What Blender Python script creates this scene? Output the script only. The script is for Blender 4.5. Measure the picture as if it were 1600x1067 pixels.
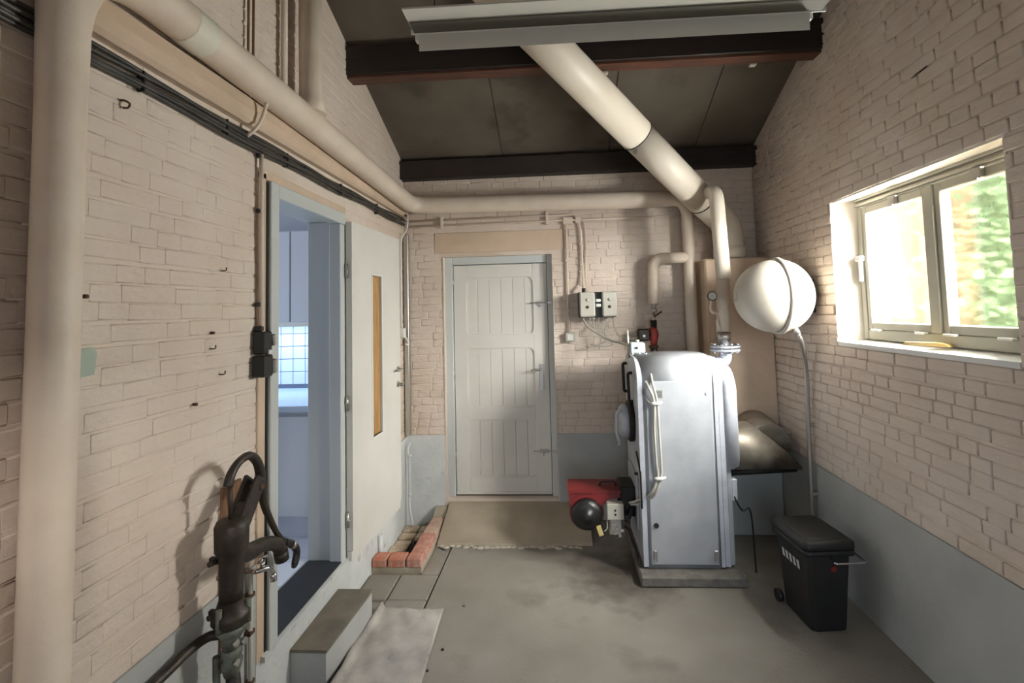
import bpy, bmesh, math, random
from mathutils import Vector, Matrix
random.seed(7)
for o in list(bpy.data.objects): bpy.data.objects.remove(o)
SC = bpy.context.scene
COL = SC.collection
PI = math.pi
def srgb(r, g, b):
    f = lambda c: (c/255/12.92) if c/255 <= .04045 else ((c/255+.055)/1.055)**2.4
    return (f(r), f(g), f(b), 1)

# ------------------------------------------------------------------ camera
FPX, PX, PY, ROLL, EYE = 760., 826., 440., .026, 1.765
dv = Vector((873-PX, 483-PY, FPX)).normalized()              # world +Y seen in the camera
uv = Vector((-math.sin(ROLL), -math.cos(ROLL), (dv.x*math.sin(ROLL)+dv.y*math.cos(ROLL))/dv.z)).normalized()
xv = dv.cross(uv)
if xv.x < 0: xv = -xv
def cam_axis(c): return Vector((xv.dot(c), dv.dot(c), uv.dot(c)))
cd = bpy.data.cameras.new('camera'); cam = bpy.data.objects.new('camera', cd); COL.objects.link(cam)
cx, cy, cz = cam_axis(Vector((1,0,0))), cam_axis(Vector((0,-1,0))), cam_axis(Vector((0,0,-1)))
cam.matrix_world = Matrix(((cx.x,cy.x,cz.x,0),(cx.y,cy.y,cz.y,0),(cx.z,cy.z,cz.z,EYE),(0,0,0,1)))
cd.sensor_fit = 'HORIZONTAL'; cd.sensor_width = 36; cd.lens = FPX/1600*36
cd.shift_x = (800-PX)/1600; cd.shift_y = (PY-533.5)/1600; cd.clip_start = .02
SC.camera = cam
def pixel(p):
    q = Vector(p)-Vector((0,0,EYE)); c = xv*q.x + dv*q.y + uv*q.z
    return (PX+FPX*c.x/c.z, PY+FPX*c.y/c.z, c.z) if c.z > .05 else (-9999, -9999, -1)

# ------------------------------------------------------------------ light
W = bpy.data.worlds.new('sky'); SC.world = W; W.use_nodes = True
bg = W.node_tree.nodes['Background']; bg.inputs[0].default_value = (.72,.85,1.0,1); bg.inputs[1].default_value = 2.5
def area(name, loc, direction, sx, sy, power, color, portal=False):
    l = bpy.data.lights.new(name, 'AREA'); l.shape = 'RECTANGLE'; l.size = sx; l.size_y = sy; l.energy = power; l.color = color
    o = bpy.data.objects.new(name, l); COL.objects.link(o); o.location = loc
    o.rotation_euler = Vector(direction).to_track_quat('-Z', 'Y').to_euler()
    if portal: l.cycles.is_portal = True
    return o
sl = bpy.data.lights.new('sun', 'SUN'); sl.energy = 2.4; sl.angle = math.radians(11); sl.color = (1,.93,.82)
so = bpy.data.objects.new('sun', sl); COL.objects.link(so); so.location = (6,-3,5)
so.rotation_euler = Vector((-.52,.85,-.19)).to_track_quat('-Z', 'Y').to_euler()
area('window_daylight', (2.6,1.35,2.60), (-.68,.66,-.38), 1.4, 1.2, 2800, (1,.965,.92))
area('window_glow', (1.875,2.835,1.96), (-1,.10,-.08), .19, .58, 225, (1,.985,.96))
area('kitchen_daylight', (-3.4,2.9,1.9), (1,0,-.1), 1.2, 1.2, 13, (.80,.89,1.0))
area('rear_portal', (.45,-2.05,1.2), (0,1,0), 2.1, 2.4, 1, (1,1,1), True)
vs = SC.view_settings; vs.view_transform = 'Standard'; vs.look = 'None'; vs.exposure = 0.45; vs.gamma = 1; vs.use_curve_mapping = False

# ------------------------------------------------------------------ materials
def mat(name, col, rough=.6, metal=0, col2=None, nscale=6, bump=0, bscale=40, lo=.35, hi=.65, world=False, spec=.5, col3=None, n3=2.0, lo3=.55, hi3=.75, stretch=None, trans=0, coat=0):
    m = bpy.data.materials.new(name); m.use_nodes = True; nt = m.node_tree; N = nt.nodes; L = nt.links
    b = N['Principled BSDF']; b.inputs['Base Color'].default_value = col; b.inputs['Roughness'].default_value = rough
    b.inputs['Metallic'].default_value = metal; b.inputs['Specular IOR Level'].default_value = spec
    if trans: b.inputs['Transmission Weight'].default_value = trans
    if coat: b.inputs['Coat Weight'].default_value = coat
    if world: vec = N.new('ShaderNodeNewGeometry').outputs['Position']
    else: vec = N.new('ShaderNodeTexCoord').outputs['Object']
    if stretch:
        mp = N.new('ShaderNodeMapping'); mp.inputs['Scale'].default_value = stretch; L.new(vec, mp.inputs[0]); vec2 = mp.outputs[0]
    else: vec2 = vec
    def noise(sc, v, det=5):
        n = N.new('ShaderNodeTexNoise'); n.inputs['Scale'].default_value = sc; n.inputs['Detail'].default_value = det; L.new(v, n.inputs['Vector']); return n.outputs['Fac']
    def ramp(f, a, c):
        r = N.new('ShaderNodeMapRange'); r.inputs[1].default_value = a; r.inputs[2].default_value = c; L.new(f, r.inputs[0]); return r.outputs[0]
    def mix(f, a, c):
        x = N.new('ShaderNodeMix'); x.data_type = 'RGBA'; L.new(f, x.inputs[0])
        for v, k in ((a, 6), (c, 7)):
            if isinstance(v, tuple): x.inputs[k].default_value = v
            else: L.new(v, x.inputs[k])
        return x.outputs[2]
    cur = col
    if col2: cur = mix(ramp(noise(nscale, vec2), lo, hi), col, col2)
    if col3: cur = mix(ramp(noise(n3, vec, 8), lo3, hi3), cur, col3)
    if not isinstance(cur, tuple): L.new(cur, b.inputs['Base Color'])
    if bump:
        bn = N.new('ShaderNodeBump'); bn.inputs['Strength'].default_value = bump; bn.inputs['Distance'].default_value = .01
        L.new(noise(bscale, vec, 4), bn.inputs['Height']); L.new(bn.outputs[0], b.inputs['Normal'])
    return m
M = {}
M['paint'] = mat('cream_painted_brick', srgb(220,206,193), .62, col2=srgb(210,193,178), nscale=2.2, bump=.35, bscale=45, world=True, col3=srgb(198,180,156), n3=1.3, lo3=.56, hi3=.8)
M['dado'] = mat('pale_grey_dado_paint', srgb(182,183,179), .6, col2=srgb(170,171,168), nscale=3, bump=.25, bscale=30, world=True)
M['dadow'] = mat('white_dado_paint', srgb(214,216,214), .6, col2=srgb(200,203,202), nscale=5, bump=.3, bscale=25, world=True, col3=srgb(170,168,160), n3=9, lo3=.62, hi3=.72)
M['plaster'] = mat('cream_plaster', srgb(212,188,166), .65, col2=srgb(196,174,150), nscale=3, bump=.3, bscale=25, world=True)
M['reveal'] = mat('white_reveal_plaster', srgb(232,222,208), .6, bump=.3, bscale=30, world=True)
M['lag'] = mat('cream_painted_pipe_lagging', srgb(222,208,192), .55, col2=srgb(212,196,178), nscale=5, bump=.12, bscale=60, world=True)
M['flue'] = mat('cream_enamel_flue', srgb(226,216,200), .45, col2=srgb(218,206,188), nscale=3, world=True)
M['floor'] = mat('worn_concrete', srgb(146,140,131), .7, col2=srgb(128,122,113), nscale=1.8, bump=.25, bscale=55, world=True, col3=srgb(104,97,88), n3=2.2, lo3=.58, hi3=.78)
M['ramp'] = mat('pale_concrete', srgb(176,164,146), .7, col2=srgb(156,144,126), nscale=3, bump=.3, bscale=40, world=True)
M['chalk'] = mat('chalky_mortar', srgb(190,182,166), .8, bump=.4, bscale=60, world=True)
M['roof'] = mat('dark_fibre_board', srgb(98,90,78), .8, col2=srgb(82,73,62), nscale=2, world=True, bump=.15, bscale=30, col3=srgb(52,43,35), n3=2.6, lo3=.56, hi3=.75)
M['beam'] = mat('dark_stained_beam', srgb(38,26,20), .6, col2=srgb(24,17,14), nscale=4, stretch=(1,12,12), world=True)
M['beamred'] = mat('red_brown_beam_edge', srgb(92,56,40), .6, col2=srgb(66,40,30), nscale=5, stretch=(1,8,8), world=True)
M['doorpaint'] = mat('pale_grey_green_door_paint', srgb(222,219,212), .42, col2=srgb(214,211,204), nscale=3, bump=.06, bscale=30, world=True)
M['framepaint'] = mat('grey_white_frame_paint', srgb(196,200,198), .45, bump=.05, bscale=30, world=True)
M['winpaint'] = mat('grey_green_window_paint', srgb(176,172,156), .5, bump=.05, bscale=30, world=True)
M['white'] = mat('white_enamel', srgb(226,226,220), .4)
M['wood'] = mat('honey_wood', srgb(188,146,92), .5, col2=srgb(160,118,70), nscale=6, stretch=(6,6,1))
M['oldwood'] = mat('brown_board', srgb(132,96,66), .7, col2=srgb(92,66,46), nscale=8, stretch=(8,8,1))
M['iron'] = mat('black_cast_iron', srgb(44,40,36), .5, metal=.3, col2=srgb(60,50,42), nscale=14, bump=.2, bscale=60)
M['ironmoss'] = mat('lime_scaled_iron', srgb(120,126,114), .7, col2=srgb(70,68,60), nscale=16, bump=.3, bscale=50)
M['chrome'] = mat('chrome', (.75,.75,.77,1), .18, 1)
M['steel'] = mat('dull_steel', (.5,.48,.45,1), .38, .9)
M['silver'] = mat('silver_boiler_paint', srgb(176,179,184), .5, .2, col2=srgb(160,163,168), nscale=5, bump=.05, bscale=50, col3=srgb(144,145,148), n3=2.2, lo3=.6, hi3=.8)
M['silverlight'] = mat('pale_silver_paint', srgb(194,198,206), .5, .15, col2=srgb(176,180,188), nscale=8, bump=.25, bscale=45)
M['dirtysilver'] = mat('sooty_silver_duct', srgb(172,164,150), .45, .5, col2=srgb(96,84,70), nscale=4, bump=.15, bscale=30, col3=srgb(60,50,42), n3=3.2, lo3=.55, hi3=.75)
M['darkmetal'] = mat('dark_sooty_metal', srgb(46,42,38), .6, .3, col2=srgb(30,27,24), nscale=10)
M['red'] = mat('red_enamel', srgb(126,38,38), .42, col2=srgb(104,30,30), nscale=6)
M['valvered'] = mat('worn_red_paint', srgb(158,52,44), .5, col2=srgb(110,44,38), nscale=20)
M['blackp'] = mat('black_plastic', srgb(30,30,31), .42)
M['binp'] = mat('black_bin_plastic', srgb(34,33,33), .5, bump=.1, bscale=80)
M['cable'] = mat('black_cable', srgb(42,41,38), .5, col2=srgb(70,66,58), nscale=9)
M['greycable'] = mat('grey_cable', srgb(176,172,162), .5)
M['greyplastic'] = mat('light_grey_plastic', srgb(190,188,176), .5)
M['bluegrey'] = mat('blue_grey_plastic', srgb(188,196,200), .45)
M['vessel'] = mat('cream_white_vessel_enamel', srgb(206,200,189), .45, col2=srgb(194,187,174), nscale=4)
M['brick'] = [mat('red_brick_%s' % n, srgb(*c), .85, col2=srgb(*d), nscale=18, bump=.5, bscale=60) for n, c, d in (('orange',(186,108,82),(176,136,118)),('rose',(172,110,92),(186,150,134)),('pale',(188,152,132),(198,176,158)))]
M['rubble'] = mat('limed_paving_brick', srgb(196,180,158), .85, col2=srgb(150,128,104), nscale=12, bump=.5, bscale=50)
M['mortar'] = mat('grey_mortar', srgb(122,118,111), .85, col2=srgb(98,94,88), nscale=14, bump=.5, bscale=50)
M['steptop'] = mat('worn_step_concrete', srgb(128,118,102), .7, col2=srgb(104,96,84), nscale=6, bump=.3, bscale=40)
M['cloth'] = mat('grey_floor_cloth', srgb(192,186,178), .9, col2=srgb(166,160,152), nscale=7, bump=.4, bscale=220, col3=srgb(120,112,104), n3=6, lo3=.64, hi3=.76)
M['blackmat'] = mat('black_rubber_threshold', srgb(40,40,43), .55)
M['tile'] = mat('white_kitchen_tile', srgb(214,220,232), .25)
M['grout'] = mat('blue_grey_grout', srgb(120,128,150), .8)
M['worktop'] = mat('pale_glossy_worktop', srgb(190,204,222), .22)
M['cabinet'] = mat('pale_grey_cabinet', srgb(206,210,218), .5)
M['paper'] = mat('cream_paper_wrap', srgb(232,210,150), .7, col2=srgb(214,176,110), nscale=8)
M['teal'] = mat('pale_teal_paint', srgb(172,184,170), .7)
M['tag'] = mat('yellow_tag', srgb(216,196,130), .5)
M['lamp'] = mat('grey_white_lamp_enamel', srgb(214,212,202), .42)
M['trayshade'] = mat('dull_grey_tray_shade', srgb(96,92,82), .7)  # colour of the strip that stands for shade below the lamp tray
M['redref'] = mat('dull_red_reflector', srgb(120,34,26), .35)
M['print'] = mat('white_print', srgb(190,190,186), .6)
M['rust'] = mat('rusty_iron', srgb(96,66,46), .8, col2=srgb(54,40,32), nscale=16, bump=.3, bscale=60)
M['tape'] = mat('clear_white_tape', srgb(226,222,206), .25)
M['tin'] = mat('tinplate', (.62,.6,.56,1), .3, .8)
M['leaf'] = mat('hedge_leaf', srgb(92,110,82), .6, col2=srgb(76,94,66), nscale=5, world=True)
M['ground'] = mat('outdoor_paving', srgb(150,140,128), .9, col2=srgb(120,116,104), nscale=2, world=True)
M['outbrick'] = mat('peach_outdoor_brick', srgb(172,128,108), .85, col2=srgb(156,114,94), nscale=9, world=True, bump=.3)
def second_bump(m, scale, strength, stretch=(1,1,1)):
    nt = m.node_tree; N = nt.nodes; L = nt.links; old = next(n for n in N if n.type == 'BUMP')
    g = N.new('ShaderNodeNewGeometry'); mp = N.new('ShaderNodeMapping'); mp.inputs['Scale'].default_value = stretch; L.new(g.outputs['Position'], mp.inputs[0])
    n = N.new('ShaderNodeTexNoise'); n.inputs['Scale'].default_value = scale; n.inputs['Detail'].default_value = 3; L.new(mp.outputs[0], n.inputs['Vector'])
    b = N.new('ShaderNodeBump'); b.inputs['Strength'].default_value = strength; b.inputs['Distance'].default_value = .03; L.new(n.outputs['Fac'], b.inputs['Height']); L.new(b.outputs[0], old.inputs['Normal'])
second_bump(M['paint'], 7, .35, (1,1,2.4)); second_bump(M['plaster'], 6, .25); second_bump(M['dado'], 4, .2); second_bump(M['dadow'], 5, .25); second_bump(M['floor'], 3, .12)
def oil_stain(m, centre, radius, col):
    nt = m.node_tree; N = nt.nodes; L = nt.links; bs = N['Principled BSDF']; src = bs.inputs['Base Color'].links[0].from_socket
    g = N.new('ShaderNodeNewGeometry'); d = N.new('ShaderNodeVectorMath'); d.operation = 'DISTANCE'; d.inputs[1].default_value = centre; L.new(g.outputs['Position'], d.inputs[0])
    n = N.new('ShaderNodeTexNoise'); n.inputs['Scale'].default_value = 7; n.inputs['Detail'].default_value = 6; L.new(g.outputs['Position'], n.inputs['Vector'])
    a = N.new('ShaderNodeMath'); a.operation = 'MULTIPLY_ADD'; a.inputs[1].default_value = -radius*1.6; L.new(n.outputs['Fac'], a.inputs[0]); L.new(d.outputs['Value'], a.inputs[2])
    r = N.new('ShaderNodeMapRange'); r.inputs[1].default_value = -radius*.5; r.inputs[2].default_value = radius*.25; r.inputs[3].default_value = .75; r.inputs[4].default_value = 0; L.new(a.outputs[0], r.inputs[0])
    x = N.new('ShaderNodeMix'); x.data_type = 'RGBA'; L.new(r.outputs[0], x.inputs[0]); L.new(src, x.inputs[6]); x.inputs[7].default_value = col; L.new(x.outputs[2], bs.inputs['Base Color'])
oil_stain(M['floor'], (.36,3.36,0), .42, srgb(66,58,50))
# frosted pane
m = bpy.data.materials.new('frosted_window_glass'); m.use_nodes = True; nt = m.node_tree; N = nt.nodes; N.clear()
out = N.new('ShaderNodeOutputMaterial'); mx = N.new('ShaderNodeMixShader'); mx.inputs[0].default_value = .6
tr = N.new('ShaderNodeBsdfTransparent'); tr.inputs[0].default_value = (.97,.98,.97,1)
rf = N.new('ShaderNodeBsdfRefraction'); rf.inputs['Roughness'].default_value = .16; rf.inputs['IOR'].default_value = 1.06; rf.inputs[0].default_value = (.95,.97,.95,1)
nz = N.new('ShaderNodeTexNoise'); nz.inputs['Scale'].default_value = 60; bp = N.new('ShaderNodeBump'); bp.inputs['Strength'].default_value = .06; bp.inputs['Distance'].default_value = .01
nt.links.new(nz.outputs[0], bp.inputs['Height']); nt.links.new(bp.outputs[0], rf.inputs['Normal'])
nt.links.new(tr.outputs[0], mx.inputs[1]); nt.links.new(rf.outputs[0], mx.inputs[2]); nt.links.new(mx.outputs[0], out.inputs[0])
M['frost'] = m

# ------------------------------------------------------------------ mesh helpers (all coordinates are world metres)
ORIG = {}
class MB:
    def __init__(s): s.v = []; s.f = []; s.sm = []
    def add(s, vs, fs, smooth=False):
        n = len(s.v); s.v += [tuple(v) for v in vs]; s.f += [tuple(i+n for i in f) for f in fs]; s.sm += [smooth]*len(fs); return s
    def box(s, x0, x1, y0, y1, z0, z1, b=0):
        x0, x1 = min(x0,x1), max(x0,x1); y0, y1 = min(y0,y1), max(y0,y1); z0, z1 = min(z0,z1), max(z0,z1)
        if b <= 0:
            vs = [(x,y,z) for x in (x0,x1) for y in (y0,y1) for z in (z0,z1)]
            return s.add(vs, [(0,1,3,2),(4,6,7,5),(0,4,5,1),(2,3,7,6),(0,2,6,4),(1,5,7,3)])
        b = min(b, (x1-x0)*.45, (y1-y0)*.45, (z1-z0)*.45)
        vs = []; idx = {}
        for i, x in enumerate((x0,x1)):
            for j, y in enumerate((y0,y1)):
                for k, z in enumerate((z0,z1)):
                    sx, sy, sz = (1-2*i)*b, (1-2*j)*b, (1-2*k)*b
                    for a, p in enumerate(((x,y+sy,z+sz),(x+sx,y,z+sz),(x+sx,y+sy,z))):
                        idx[i,j,k,a] = len(vs); vs.append(p)
        fs = []
        for i in (0,1):
            q = [idx[i,0,0,0],idx[i,1,0,0],idx[i,1,1,0],idx[i,0,1,0]]; fs.append(q if i else q[::-1])
            q = [idx[0,i,0,1],idx[1,i,0,1],idx[1,i,1,1],idx[0,i,1,1]]; fs.append(q[::-1] if i else q)
            q = [idx[0,0,i,2],idx[1,0,i,2],idx[1,1,i,2],idx[0,1,i,2]]; fs.append(q if i else q[::-1])
        for i in (0,1):
            for j in (0,1):
                q = [idx[i,j,0,0],idx[i,j,1,0],idx[i,j,1,1],idx[i,j,0,1]]; fs.append(q if i == j else q[::-1])
                q = [idx[i,0,j,0],idx[i,1,j,0],idx[i,1,j,2],idx[i,0,j,2]]; fs.append(q[::-1] if i == j else q)
                q = [idx[0,i,j,1],idx[1,i,j,1],idx[1,i,j,2],idx[0,i,j,2]]; fs.append(q if i == j else q[::-1])
                for k in (0,1):
                    q = [idx[i,j,k,0],idx[i,j,k,1],idx[i,j,k,2]]; fs.append(q[::-1] if (i+j+k) % 2 else q)
        return s.add(vs, [tuple(f) for f in fs])
    def obox(s, c, ax, ay, az, hx, hy, hz, b=0):            # oriented box
        t = MB(); t.box(-hx,hx,-hy,hy,-hz,hz,b); c, ax, ay, az = map(Vector, (c,ax,ay,az))
        return s.add([c+ax*v[0]+ay*v[1]+az*v[2] for v in t.v], t.f)
    def ring_surface(s, rings, closed=True, cap0=True, cap1=True, smooth=True):
        n = len(rings[0]); vs = [p for r in rings for p in r]; fs = []
        for k in range(len(rings)-1):
            for i in range(n if closed else n-1):
                j = (i+1) % n; fs.append((k*n+i, k*n+j, (k+1)*n+j, (k+1)*n+i))
        base = len(s.v); s.add(vs, fs, smooth)
        if cap0: s.f.append(tuple(base+i for i in reversed(range(n)))); s.sm.append(False)
        if cap1: s.f.append(tuple(base+(len(rings)-1)*n+i for i in range(n))); s.sm.append(False)
        return s
    def tube(s, pts, r, n=10, cap=True):
        pts = [Vector(p) for p in pts]; rs = r if isinstance(r, (list,tuple)) else [r]*len(pts)
        tang = []
        for i in range(len(pts)):
            a = pts[max(i-1,0)]; b = pts[min(i+1,len(pts)-1)]; tang.append((b-a).normalized())
        t0 = tang[0]; up = Vector((0,0,1)) if abs(t0.z) < .9 else Vector((1,0,0)); nrm = (up-t0*up.dot(t0)).normalized()
        rings = []
        for i, p in enumerate(pts):
            t = tang[i]; nrm = (nrm-t*nrm.dot(t)).normalized(); bn = t.cross(nrm)
            rings.append([p+(nrm*math.cos(2*PI*k/n)+bn*math.sin(2*PI*k/n))*rs[i] for k in range(n)])
        return s.ring_surface(rings, cap0=cap, cap1=cap)
    def cyl(s, a, b, r, r2=None, n=20, cap=True): return s.tube([a,b], [r, r if r2 is None else r2], n, cap)
    def lathe(s, prof, o, ax, n=28):                         # prof: (distance along axis, radius)
        o = Vector(o); ax = Vector(ax).normalized(); u = ax.orthogonal().normalized(); w = ax.cross(u)
        rings = [[o+ax*d+(u*math.cos(2*PI*k/n)+w*math.sin(2*PI*k/n))*max(r,1e-4) for k in range(n)] for d, r in prof]
        return s.ring_surface(rings)
    def prism(s, poly, axis, a, b, smooth=False):            # poly in the other two axes, in order
        def P(q, t): return {0:(t,q[0],q[1]), 1:(q[0],t,q[1]), 2:(q[0],q[1],t)}[axis]
        ar = sum(poly[i][0]*poly[(i+1)%len(poly)][1]-poly[(i+1)%len(poly)][0]*poly[i][1] for i in range(len(poly)))
        if (ar < 0) != (axis == 1): poly = poly[::-1]
        return s.ring_surface([[P(q,a) for q in poly], [P(q,b) for q in poly]], smooth=smooth)
    def build(s, name, mt, parent=None, label=None, kind=None):
        me = bpy.data.meshes.new(name)
        xs, ys, zs = zip(*s.v); o = Vector(((min(xs)+max(xs))/2, (min(ys)+max(ys))/2, min(zs)))
        me.from_pydata([tuple(Vector(v)-o) for v in s.v], [], s.f)
        me.polygons.foreach_set('use_smooth', s.sm); me.materials.append(M[mt] if isinstance(mt, str) else mt); me.update()
        if kind != 'stuff':
            b_ = bmesh.new(); b_.from_mesh(me); bmesh.ops.recalc_face_normals(b_, faces=b_.faces[:]); b_.to_mesh(me); b_.free()
        ob = bpy.data.objects.new(name, me); COL.objects.link(ob); ORIG[ob.name] = o
        if parent: ob.parent = parent; ob.location = o-ORIG[parent.name]
        else: ob.location = o
        if label: ob['label'] = label
        if kind: ob['kind'] = kind
        return ob
def box(*a): return MB().box(*a)
def thing(name, loc, label, cat, group=None):
    o = bpy.data.objects.new(name, None); COL.objects.link(o); o.location = loc; o.empty_display_size = .05; ORIG[o.name] = Vector(loc)
    o['label'] = label; o['category'] = cat
    if group: o['group'] = group
    return o
def tag(o, label, cat, group=None):
    o['label'] = label; o['category'] = cat
    if group: o['group'] = group
    return o
def struct(name, loc, label, cat):
    o = thing(name, loc, label, cat); o['kind'] = 'structure'; return o
def fillet(pts, rad, n=6):
    pts = [Vector(p) for p in pts]; res = [pts[0]]
    for i in range(1, len(pts)-1):
        a, p, b = pts[i-1], pts[i], pts[i+1]; d1 = (a-p); d2 = (b-p)
        r = min(rad, d1.length*.49, d2.length*.49); q1 = p+d1.normalized()*r; q2 = p+d2.normalized()*r
        for k in range(n+1):
            t = k/n; res.append(q1*(1-t)**2+p*2*t*(1-t)+q2*t*t)
    res.append(pts[-1]); return res
def spline(pts, n=6):
    P = [Vector(p) for p in pts]; P = [P[0]*2-P[1]]+P+[P[-1]*2-P[-2]]; res = []
    for i in range(1, len(P)-2):
        for k in range(n):
            t = k/n; a, b, c, d = P[i-1:i+3]
            res.append(.5*((2*b)+(c-a)*t+(2*a-5*b+4*c-d)*t*t+(3*b-a-3*c+d)*t**3))
    res.append(P[-2]); return res
def catmull(vals, n=6): return [v.x for v in spline([(a,0,0) for a in vals], n)]

# ------------------------------------------------------------------ room shell
XL, XR, YB, YR = -1.345, 1.684, 4.2, -2.0
RIDGE = 1.0
def roof(y): return 3.10+.40*(YB-y) if y >= RIDGE else 3.10+.40*(YB-RIDGE)-.4*(RIDGE-y)
def gable(y0, y1, z0):
    p = [(y0,z0),(y1,z0),(y1,roof(y1)+.02)]
    if y0 < RIDGE < y1: p.append((RIDGE,roof(RIDGE)+.02))
    return p+[(y0,roof(y0)+.02)]
REC = .007                                                   # depth of the joints
# left wall
wl = struct('wall_left', (XL,2,0), 'cream painted brick wall with the open kitchen doorway', 'wall')
m = MB()
m.prism(gable(YR-.2,2.165,0), 0, XL-.21, XL-REC); m.prism(gable(2.965,YB+.2,-.15), 0, XL-.21, XL-REC)
m.prism(gable(2.165,2.965,2.37), 0, XL-.21, XL-REC); m.box(XL-.21,XL-REC,2.165,2.965,0,.27)
m.build('wall_core', 'paint', wl)
m = box(XL-REC,XL+.002,YR,2.10,0,.695); m.build('dado', 'dado', wl, 'pale blue-grey painted dado band')
m = box(XL-REC,XL+.004,3.0,YB,-.08,.695); m.build('dado', 'dadow', wl, 'white painted dado behind the door leaf')
box(XL-REC,XL+.004,2.10,3.0,0,.27).build('sill_front', 'dadow', wl)
# back wall
wb = struct('wall_back', (0,YB,0), 'cream painted brick back wall with the plank door', 'wall')
m = MB()
for a in ((XL-.21,-1.0,-.15,3.2),(-.045,XR+.25,0,3.2),(-1.0,-.045,2.25,3.2),(-1.0,-.045,0,.17)): m.box(a[0],a[1],YB+REC,YB+.24,a[2],a[3])
m.build('wall_core', 'paint', wb)
m = MB(); m.prism([(XL,-.05),(XL,.71),(-1.005,.71),(-1.005,.17),(-1.05,.08),(-1.12,.02),(-1.2,-.05)], 1, YB-.006, YB+REC); m.build('dado', 'dadow', wb, 'white dado beside the back door')
m = MB(); m.prism([(-.04,.1),(-.04,.71),(XR,.71),(XR,0),(.15,0)], 1, YB-.004, YB+REC); m.build('dado', 'dado', wb, 'grey dado behind the boiler')
box(-1.075,.06,YB-.003,YB+REC,2.28,2.46,.004).build('lintel', 'plaster', wb, 'smooth plastered lintel above the back door')
m = MB()
m.box(-1.004,-.997,YB-.004,YB+.12,.17,2.25); m.box(-.048,-.04,YB-.004,YB+.12,.17,2.25); m.box(-1.0,-.045,YB-.002,YB+.12,2.245,2.255); m.build('reveal', 'paint', wb)
# right wall
WY0, WY1, WZ0, WZ1 = 1.9, 3.07, 1.53, 2.37
wr = struct('wall_right', (XR,2,0), 'cream painted brick wall with the frosted window', 'wall')
m = MB()
m.prism(gable(YR-.2,WY0,0), 0, XR+REC, XR+.24); m.prism(gable(WY1,YB+.2,0), 0, XR+REC, XR+.24); m.prism(gable(WY0,WY1,WZ1), 0, XR+REC, XR+.24); m.box(XR+REC,XR+.24,WY0,WY1,0,WZ0-.03)
m.build('wall_core', 'paint', wr)
box(XR-.004,XR+REC,YR,YB,0,.685).build('dado', 'dado', wr, 'grey painted dado band')
m = MB(); m.prism([(XR-.002,WY1),(XR+.115,WY1-.08),(XR+.24,WY1-.08),(XR+.24,WY1+.01),(XR,WY1+.004)], 2, WZ0-.02, WZ1+.01); m.build('reveal', 'reveal', wr, 'white plastered window reveal')
m = MB(); m.prism([(XR-.002,WY0),(XR+.115,WY0+.03),(XR+.24,WY0+.03),(XR+.24,WY0-.01),(XR,WY0-.004)], 2, WZ0-.02, WZ1+.01); m.build('reveal', 'reveal', wr)
box(XR,XR+.24,WY0-.004,WY1+.004,WZ1-.004,WZ1+.012).build('reveal_soffit', 'reveal', wr)
# rear wall with the open garage doorway
we = struct('wall_rear', (0,YR,0), 'cream wall with a wide open doorway behind the viewpoint', 'wall')
m = MB()
for a in ((XL-.21,-.6,0,4.5),(1.5,XR+.24,0,4.5),(-.6,1.5,2.4,4.5)): m.box(a[0],a[1],YR-.22,YR,a[2],a[3])
m.build('wall_core', 'paint', we)

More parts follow.
